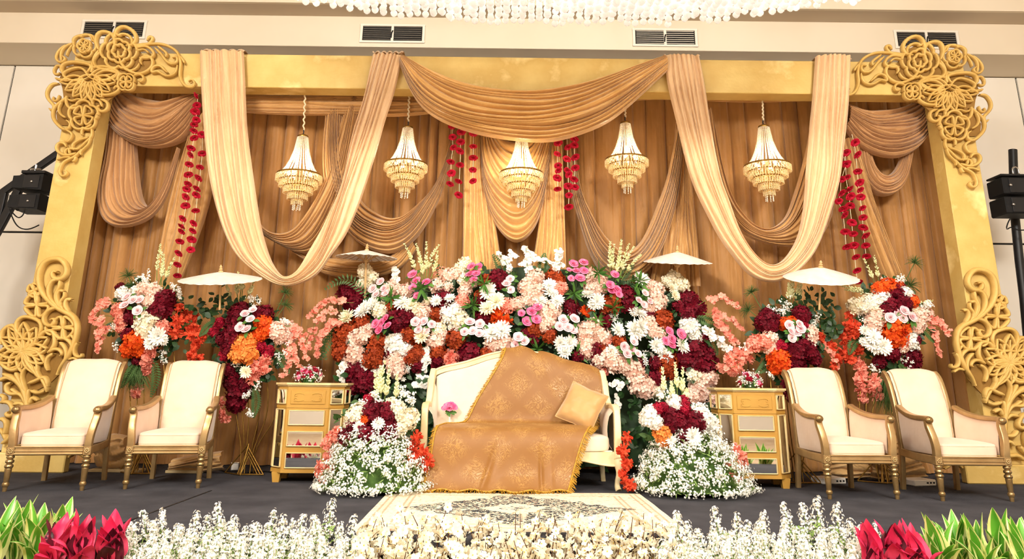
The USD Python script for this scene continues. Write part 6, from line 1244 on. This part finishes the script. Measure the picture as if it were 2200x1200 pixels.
c = at(84, 374, 7.35); t.part('mounting_plate', box(c, (.24, .2, .03), .004), 'black_metal', world=True); c = at(76, 366, 7.35); t.part('clamp', MB().add(*tube([c + [-.05, 0, .01], c + [.05, 0, .01]], .014, 8)).add(*tube([c + [0, 0, -.05], c + [0, 0, .06]], .012, 8)), 'steel', 40, world=True)
t = Thing('speaker_boom', 'black bent steel boom carrying the speakers at the left edge', 'stand', floor_at(-60, 1000))
def flatbar(p, w, name, Y=7.45): t.part(name, rbar(np.array([at(x, y, Y) for x, y in p]), w, .06, up=(0, 1, 0)), 'black_metal', 30, world=True)
flatbar([(128, 328), (60, 375), (8, 412), (4, 420)], .075, 'boom_arm'); flatbar([(48, 390), (25, 440), (4, 480), (-30, 540), (-60, 700), (-70, 1000)], .085, 'boom_post'); flatbar([(10, 415), (2, 450), (-8, 480)], .07, 'brace')
t.part('base_plate', box(tuple(at(-70, 1000, 7.45) * [1, 1, 0] + [0, 0, .015]), (.5, .5, .03), .004), 'black_metal', world=True)
for k, P in enumerate(([(24, 442), (32, 445), (38, 452), (46, 440), (52, 432)], [(20, 448), (30, 460), (40, 467), (48, 463), (53, 452)], [(20, 450), (28, 470), (40, 487), (60, 492), (84, 483)])):
    solid('speaker_cable', tube(spline([at(x, y, 7.3) for x, y in P], 24), .006, 6), 'cable_black', ['short black cable looping up to the lower left speaker', 'middle black cable looping under the left speakers', 'longest black cable sagging below the left speakers to the post'][k], 'cable', 'speaker cables', smooth=True)
a = at(2172, 425, 7.35)
t = Thing('line_array_speaker', 'stack of two black speakers on a pole at the right edge', 'loudspeaker', a)
for (x, y) in ((2180, 405), (2186, 446)):
    c = at(x, y, 7.35); pb_ = t.part('speaker_box', box(c, (.40, .26, .175), .01), 'black_box', world=True); q = box(c + np.array([.02, -.133, 0]), (.32, .012, .15), .003); sub(pb_, 'grille', (q[0] - t.loc, q[1]), 'black_metal')
    b = trimesh.creation.icosphere(2, .016); sub(pb_, 'knob', (np.array(b.vertices) + c + [-.135, -.142, .0] - t.loc, np.array(b.faces)), 'steel', True)
c = at(2180, 382, 7.35); t.part('mounting_plate', box(c, (.44, .24, .02), .004), 'black_metal', world=True); c = at(2182, 368, 7.35); t.part('shackle', tube(spline([c + [-.03, 0, -.03], c + [-.02, 0, .04], c + [.02, 0, .04], c + [.03, 0, -.03]], 14), .008, 6), 'steel', True, world=True)
t = Thing('speaker_pole', 'tall black pole carrying the speaker stack at the right edge', 'stand', tuple(floor_at(2215, 1000)))
t.part('pole', tube(np.array([at(2176, 322, 7.56), at(2180, 460, 7.56), at(2190, 560, 7.56), at(2200, 640, 7.56), at(2235, 1010, 7.56) * [1, 1, 0] + [0, 0, 0]]), .042, 14), 'black_metal', 40, world=True)
t.part('base_plate', box(tuple(at(2235, 1010, 7.5) * [1, 1, 0] + [0, 0, .015]), (.5, .5, .03), .004), 'black_metal', world=True)
solid('speaker_cable', tube(spline([at(x, y, 7.3) for x, y in ((2170, 470), (2165, 480), (2163, 492), (2172, 488), (2182, 492), (2195, 494), (2215, 492))], 30), .006, 6), 'cable_black', 'black cable looped round the right speaker pole', 'cable', 'speaker cables', smooth=True)

# ------------------------------------------------------------------ cloth heaps, boards and boxes at the foot of the backdrop
drape('cloth_heap', 'gold cloth tossed over a low step between the two left armchairs', [[(218, 935), (245, 931), (278, 936)], [(216, 955), (246, 956), (282, 955)], [(208, 1004), (246, 1008), (300, 1006)]], 6.78, 'cloth_floor', 3, .05, 60, 50, .10, 41, cat='cloth')
drape('cloth_heap', 'gold cloth pooled on the floor behind the second armchair from the left', [[(372, 985), (420, 976), (478, 968)], [(370, 1000), (425, 992), (484, 988)], [(366, 1010), (420, 1014), (490, 1008)]], 6.74, 'cloth_floor', 4, .05, 60, 50, .08, 42, cat='cloth')
drape('cloth_heap', 'peach cloth pooled on the floor under the third armchair', [[(1770, 960), (1810, 955), (1852, 962)], [(1762, 1000), (1812, 995), (1858, 1000)], [(1756, 1024), (1812, 1028), (1862, 1026)]], 6.78, 'cloth_floor', 6, .05, 60, 60, .07, 43, cat='cloth')
drape('cloth_heap', 'gold cloth gathered on the floor between the two right armchairs', [[(1862, 930), (1905, 945), (1950, 935)], [(1864, 985), (1910, 990), (1965, 985)], [(1862, 1026), (1915, 1032), (1990, 1024)]], 6.78, 'cloth_floor', 7, .05, 60, 60, .07, 44, cat='cloth')
for k, (x, y, lab) in enumerate(((1790, 1040, 'flat white power box under the third armchair'), (1985, 1044, 'flat white power box under the fourth armchair'))):
    c = floor_at(x, y); t = Thing('power_box', lab, 'box', (c[0], c[1] + .09, 0), .25, 'white power boxes'); t.part('case', box((0, 0, .024), (.21, .17, .046), .006), 'plastic_white')
    t.part('socket', boxes([((x_, -.086, .024), (.016, .004, .012)) for x_ in (.02, .05, .08)], 0), 'cable_black')
for x, y, w, lab in ((245, 1014, .42, 'thin wooden board on the floor behind the two left armchairs'), (395, 1016, .30, 'thin wooden board on the floor behind the second armchair')):
    c = floor_at(x, y); solid('floor_board', box((c[0], c[1] + .05, .012), (w, .14, .022), .003), 'board', lab, 'board', 'boards behind the armchairs')
c = floor_at(503, 1012); t = Thing('flood_lamp', 'small grey flood lamp lying at the foot of the second flower stand', 'lamp', c, .4)
t.part('housing', box((0, 0, .04), (.075, .05, .07), .006), 'steel'); t.part('lens', box((0, -.027, .04), (.055, .006, .05), .002), 'plastic_white'); t.part('bracket', tube([(-.045, 0, .04), (-.045, 0, .004), (.045, 0, .004), (.045, 0, .04)], .004, 6), 'black_metal')
for k, (P, lab) in enumerate((([(1812, 1036), (1850, 1030), (1815, 1012), (1835, 1028), (1880, 1022)], 'thin black cable coiled behind the third armchair'), ([(470, 1010), (520, 1018), (560, 1014), (600, 1018)], 'thin black cable on the carpet at the second flower stand'))):
    solid('floor_cable', tube(spline([floor_at(x, y) * [1, 1, 0] + [0, 0, .008] for x, y in P], 40), .006, 6), 'cable_black', lab, 'cable', 'floor cables', smooth=True)

# ------------------------------------------------------------------ the row of flowers along the stage edge
Y0 = 4.10
tr = Thing('planter_trough', 'dark planter trough in front of the stage that holds the front row of flowers', 'planter', (0, 4.0, ZF))
tr.part('trough', box((0, 4.0, (ZF - .22) / 2), (7.4, .46, -.22 - ZF), .01), 'black_box', world=True)
tr.part('moss', box((0, 4.0, -.21), (7.3, .40, .03), .01), 'gyp_core', world=True)
def make_spike(seed, label):
    r = np.random.default_rng(seed); t = Thing('white_flower_spike', label, 'flower', (0, 0, 0), 0, 'white flower spikes'); h = .33
    st = spline([(0, 0, 0), (r.normal(0, .01), r.normal(0, .01), .18), (r.normal(0, .02), r.normal(0, .02), h)], 16); t.part('stem', tube(st, np.linspace(.004, .0015, 16), 5), 'gyp_stem', True)
    pos, nr = [], []
    for k in range(26):                                              # side clusters, smaller towards the tip
        u = .42 + .58 * k / 25; c = np.array([np.interp(u, np.linspace(0, 1, 16), st[:, i]) for i in range(3)]); a = k * 2.4; R = .046 * (1 - (k / 25) ** 1.15) + .004
        d = np.array([math.cos(a), math.sin(a), .5]); o = c + d * R * r.uniform(.7, 1.05)
        n = 7; q = r.normal(0, 1, (n, 3)); q /= np.linalg.norm(q, axis=1, keepdims=True); pos.append(o + q * .016); nr.append(q + d * .6)
    pos, nr = np.vstack(pos), np.vstack(nr); t.part('blossom', florets(pos, nr, .0072, r), 'gyp_white', kind='stuff')
    k = 60; d = fib(k, -.2, r, .2); t.part('leaves', leaf_cloud(d * [.04, .04, .07] + [0, 0, .17], d, .03, r, leaf_shape(4, .14, .2, .1)), 'gyp_stem', True, kind='stuff')
    return t
LW, RW = 'white flower spike in the dense row along the stage edge, left of the rug', 'white flower spike in the dense row along the stage edge, right of the rug'
protos = []; r = np.random.default_rng(29)
def topz_of(x, y, Y): return float(at(x, y, Y)[2])
def plant(protos, k, x, ytop, Y, h, lab=None, group=None, s0=None):
    p = at(x, ytop, Y); s = s0 or 1.0; return (p[0], Y, p[2] - h * s), s
spk = []
ZL = [(380, 'beside the left crimson leaves'), (500, 'before the second armchair'), (650, 'before the left cabinet'), (9999, 'before the left flower mound')]
ZR = [(1520, 'beside the ivory twigs on the right'), (1640, 'before the right flower mound'), (1760, 'before the right cabinet'), (9999, 'beside the right crimson leaves')]
def env(x):                                                         # upper outline of the row in the photograph
    return np.interp(x, [270, 320, 360, 420, 470, 500, 545, 600, 650, 690, 720, 760, 800, 1420, 1460, 1500, 1560, 1620, 1650, 1700, 1740, 1790, 1850, 1880], [1125, 1112, 1100, 1118, 1098, 1095, 1118, 1100, 1108, 1100, 1112, 1125, 1140, 1110, 1112, 1118, 1108, 1115, 1108, 1116, 1108, 1112, 1112, 1130])
for (xa, xb, lab) in ((268, 800, LW), (1425, 1880, RW)):
    for row in range(4):
        n = int((xb - xa) / (27, 19, 17, 19)[row]); xs_ = np.linspace(xa, xb, n) + r.normal(0, 5, n)
        for x in xs_:
            tall = (row == 0 and r.random() < .4); y = env(x) + (-16 if tall else 6) + (0, 20, 44, 66)[row] + r.normal(0, 7); zone = next(z for e_, z in (ZL if lab == LW else ZR) if x < e_); spk.append((x, y, Y0 + .10 - row * .075, 'white flower spike in the ' + ('rearmost', 'second', 'third', 'front')[row] + ' row ' + zone))
for k, (x, y, Y, lab) in enumerate(spk):
    if k < 6: protos.append(make_spike(300 + k, lab))
    pz = at(x, y, Y); loc = (pz[0], Y, pz[2] - .335)
    if k < 6:
        tt_ = protos[k]; UsdGeom.Xformable(tt_.prim).GetOrderedXformOps()[0].Set(Gf.Vec3d(*map(float, loc)))
    else: protos[int(r.integers(6))].copy(loc, r.uniform(0, 6.28), lab, 'white flower spikes', scale=float(r.uniform(.92, 1.08)))
# blossoming twigs in the middle
mat('ivory_petal', '#fffaea', '#fbf3dc', rough=.6, scale=20, transl=.35)
def make_twig(seed, label):
    r = np.random.default_rng(seed); t = Thing('blossom_twig', label, 'flower', (0, 0, 0), 0, 'blossom twigs'); h = .34; m = MB(); pos = []
    main = spline([(0, 0, 0), (r.normal(0, .015), r.normal(0, .01), .16), (r.normal(0, .035), r.normal(0, .02), h)], 14); m.add(*tube(main, np.linspace(.0046, .0016, 14), 5))
    for k in range(4):
        u = .35 + .13 * k; c = main[int(u * 13)]; a = r.uniform(0, 6.28); e = c + np.array([math.cos(a) * .05, math.sin(a) * .04, .05 + .02 * r.normal()]); m.add(*tube(spline([c, (c + e) / 2 + [0, 0, .008], e], 6), np.linspace(.002, .001, 6), 4)); pos += [e, (c + e) / 2 + r.normal(0, .008, 3)]
    pos += [main[i] + r.normal(0, .008, 3) for i in (7, 9, 11, 13)]
    t.part('twig', m, 'twig_brown', True); v, f = petal_fan(5, .45, 1.0, .25); mm = MB(); ey = MB(); ic = trimesh.creation.icosphere(0, .0035)
    for p in pos:
        nn = np.array([0, -.8, .5]) + r.normal(0, .55, 3); B = bases([nn], r=r)[0]; mm.add(v @ B.T * .0245 * r.uniform(.75, 1.15) + p, f); ey.add(ic.vertices + p + B[:, 2] * .003, ic.faces)
    t.part('blossom', mm, 'ivory_petal', True, kind='stuff'); t.part('flower_eye', ey, 'eye_yellow', kind='stuff')
    return t
tw = []; r = np.random.default_rng(31); TL = 'twig with ivory blossoms in the '
k = 0
for row in range(6):
    xs_ = np.linspace(770, 1450, 34 - row) + r.normal(0, 8, 34 - row)
    for x in xs_:
        lab = TL + ('rearmost', 'second', 'third', 'fourth', 'fifth', 'front')[row] + ' row before the ' + next(z for e_, z in ((880, 'left border of the rug'), (1010, 'left tip of the dark medallion'), (1190, 'middle of the dark medallion'), (1330, 'right tip of the dark medallion'), (9999, 'right border of the rug')) if x < e_); y = 1106 + row * 17 + r.normal(0, 9) + (8 if x < 830 or x > 1390 else 0); Y = Y0 + .12 - row * .05; pz = at(x, y, Y); loc = (pz[0], Y, pz[2] - .345)
        if k < 6: t = make_twig(400 + k, lab); tw.append(t); UsdGeom.Xformable(t.prim).GetOrderedXformOps()[0].Set(Gf.Vec3d(*map(float, loc)))
        else: tw[int(r.integers(6))].copy(loc, r.uniform(0, 6.28), lab, 'blossom twigs', scale=float(r.uniform(.9, 1.1)))
        k += 1
# leafy plants at both ends
def blade(L, w, bend, r, twist=0.0, wave=.0, n=14):
    """a lanceolate leaf from the origin along +z leaning to +x: inner strip and two margins"""
    u = np.linspace(0, 1, n); ang = bend * u ** 1.3; dz = np.cos(ang) * L / n; dx = np.sin(ang) * L / n
    c = np.stack([np.cumsum(dx), 0 * u, np.cumsum(dz)], 1); hw = w * np.sin(np.pi * np.clip(u * .94 + .05, 0, 1) ** .85) ** .9; nrm = np.stack([-np.cos(ang), 0 * u, np.sin(ang)], 1)
    def row(e): return c + np.stack([0 * u, e * hw, 0 * u], 1) + nrm * (np.abs(e) * hw * -.35 + wave * hw * np.sin(u * 9 + e * 2))[:, None]
    P = np.stack([row(e) for e in (-1, -.62, -.3, 0, .3, .62, 1)], 1)
    return grid(P[:, 1:6]), (lambda a, b: (np.vstack([a[0], b[0]]), np.vstack([a[1], b[1] + len(a[0])])))(grid(P[:, :2]), grid(P[:, 5:]))
mat('leaf_green_bright', '#4f9a2c', '#76b83a', rough=.4, scale=7, spec=.4, transl=.25, rnd=.15, stretch=(1, 1, .3))
mat('leaf_margin', '#dfe58a', '#f2f0b0', rough=.45, scale=9, spec=.4, transl=.25, rnd=.08)
def leafy(name, label, cat, group, x, ybase, Y, leaves, kind, seed):
    r = np.random.default_rng(seed); b = at(x, 1200, Y); b = np.array([b[0], Y, -.20]); t = Thing(name, label, cat, b, 0, group)
    t.part('stem', tube([(0, 0, 0), (0, 0, .10)], .012, 8), 'stem_green', True)
    for k in range(leaves):
        a = r.uniform(0, 6.28) if k > 2 else (-1.57 + r.normal(0, .6)); L = r.uniform(.20, .30) if kind == 'd' else r.uniform(.20, .27); bend = r.uniform(.5, 1.7) * (1 - .6 * k / leaves)
        inn, mar = blade(L, r.uniform(.030, .046) if kind == 'd' else r.uniform(.042, .062), bend, r, wave=.0 if kind == 'd' else .18)
        R = rotm([0, 0, 1], a); o = np.array([0, 0, .02 + .10 * k / leaves])
        if kind == 'd':
            p = t.part('leaf', (inn[0] @ R.T + o, inn[1]), 'leaf_green_bright', True); sub(p, 'leaf_margin', (mar[0] @ R.T + o, mar[1]), 'leaf_margin', True)
        else:
            dark = r.random() < .25; m_ = 'cordyline_dark' if dark else 'cordyline'; p = t.part('leaf', (MB().add(*inn).add(*mar).get()[0] @ R.T + o, MB().add(*inn).add(*mar).get()[1]), m_, True)
DL = [(-14, 'green and yellow edged dracaena cut by the left image border'), (30, 'green and yellow edged dracaena second from the left border'), (75, 'green and yellow edged dracaena left of the red leaves'), (118, 'green and yellow edged dracaena whose leaf tips touch the left red leaves'),
      (2020, 'green and yellow edged dracaena behind the right red leaves'), (2062, 'green and yellow edged dracaena second from the right red leaves'), (2108, 'green and yellow edged dracaena third from the right red leaves'), (2152, 'green and yellow edged dracaena under the farthest right armchair'), (2200, 'green and yellow edged dracaena cut by the right image border')]
for k, (x, lab) in enumerate(DL): leafy('dracaena', lab, 'plant', 'variegated dracaenas', x, 1200, Y0 + (.02 if k % 2 else -.08), 17, 'd', 500 + k)
CL = [(112, 'crimson leaved plant at the left, nearest the dracaena'), (168, 'crimson leaved plant at the left, in the middle of three'), (238, 'crimson leaved plant at the left with the tallest upright leaf'), (1880, 'crimson leaved plant at the right, beside the white spikes'), (1925, 'crimson leaved plant at the right, in the middle of three'), (1972, 'crimson leaved plant at the right, beside the dracaena')]
for k, (x, lab) in enumerate(CL): leafy('cordyline', lab, 'plant', 'crimson cordylines', x, 1200, Y0 - .13 - .03 * (k % 2), 13, 'c', 600 + k)
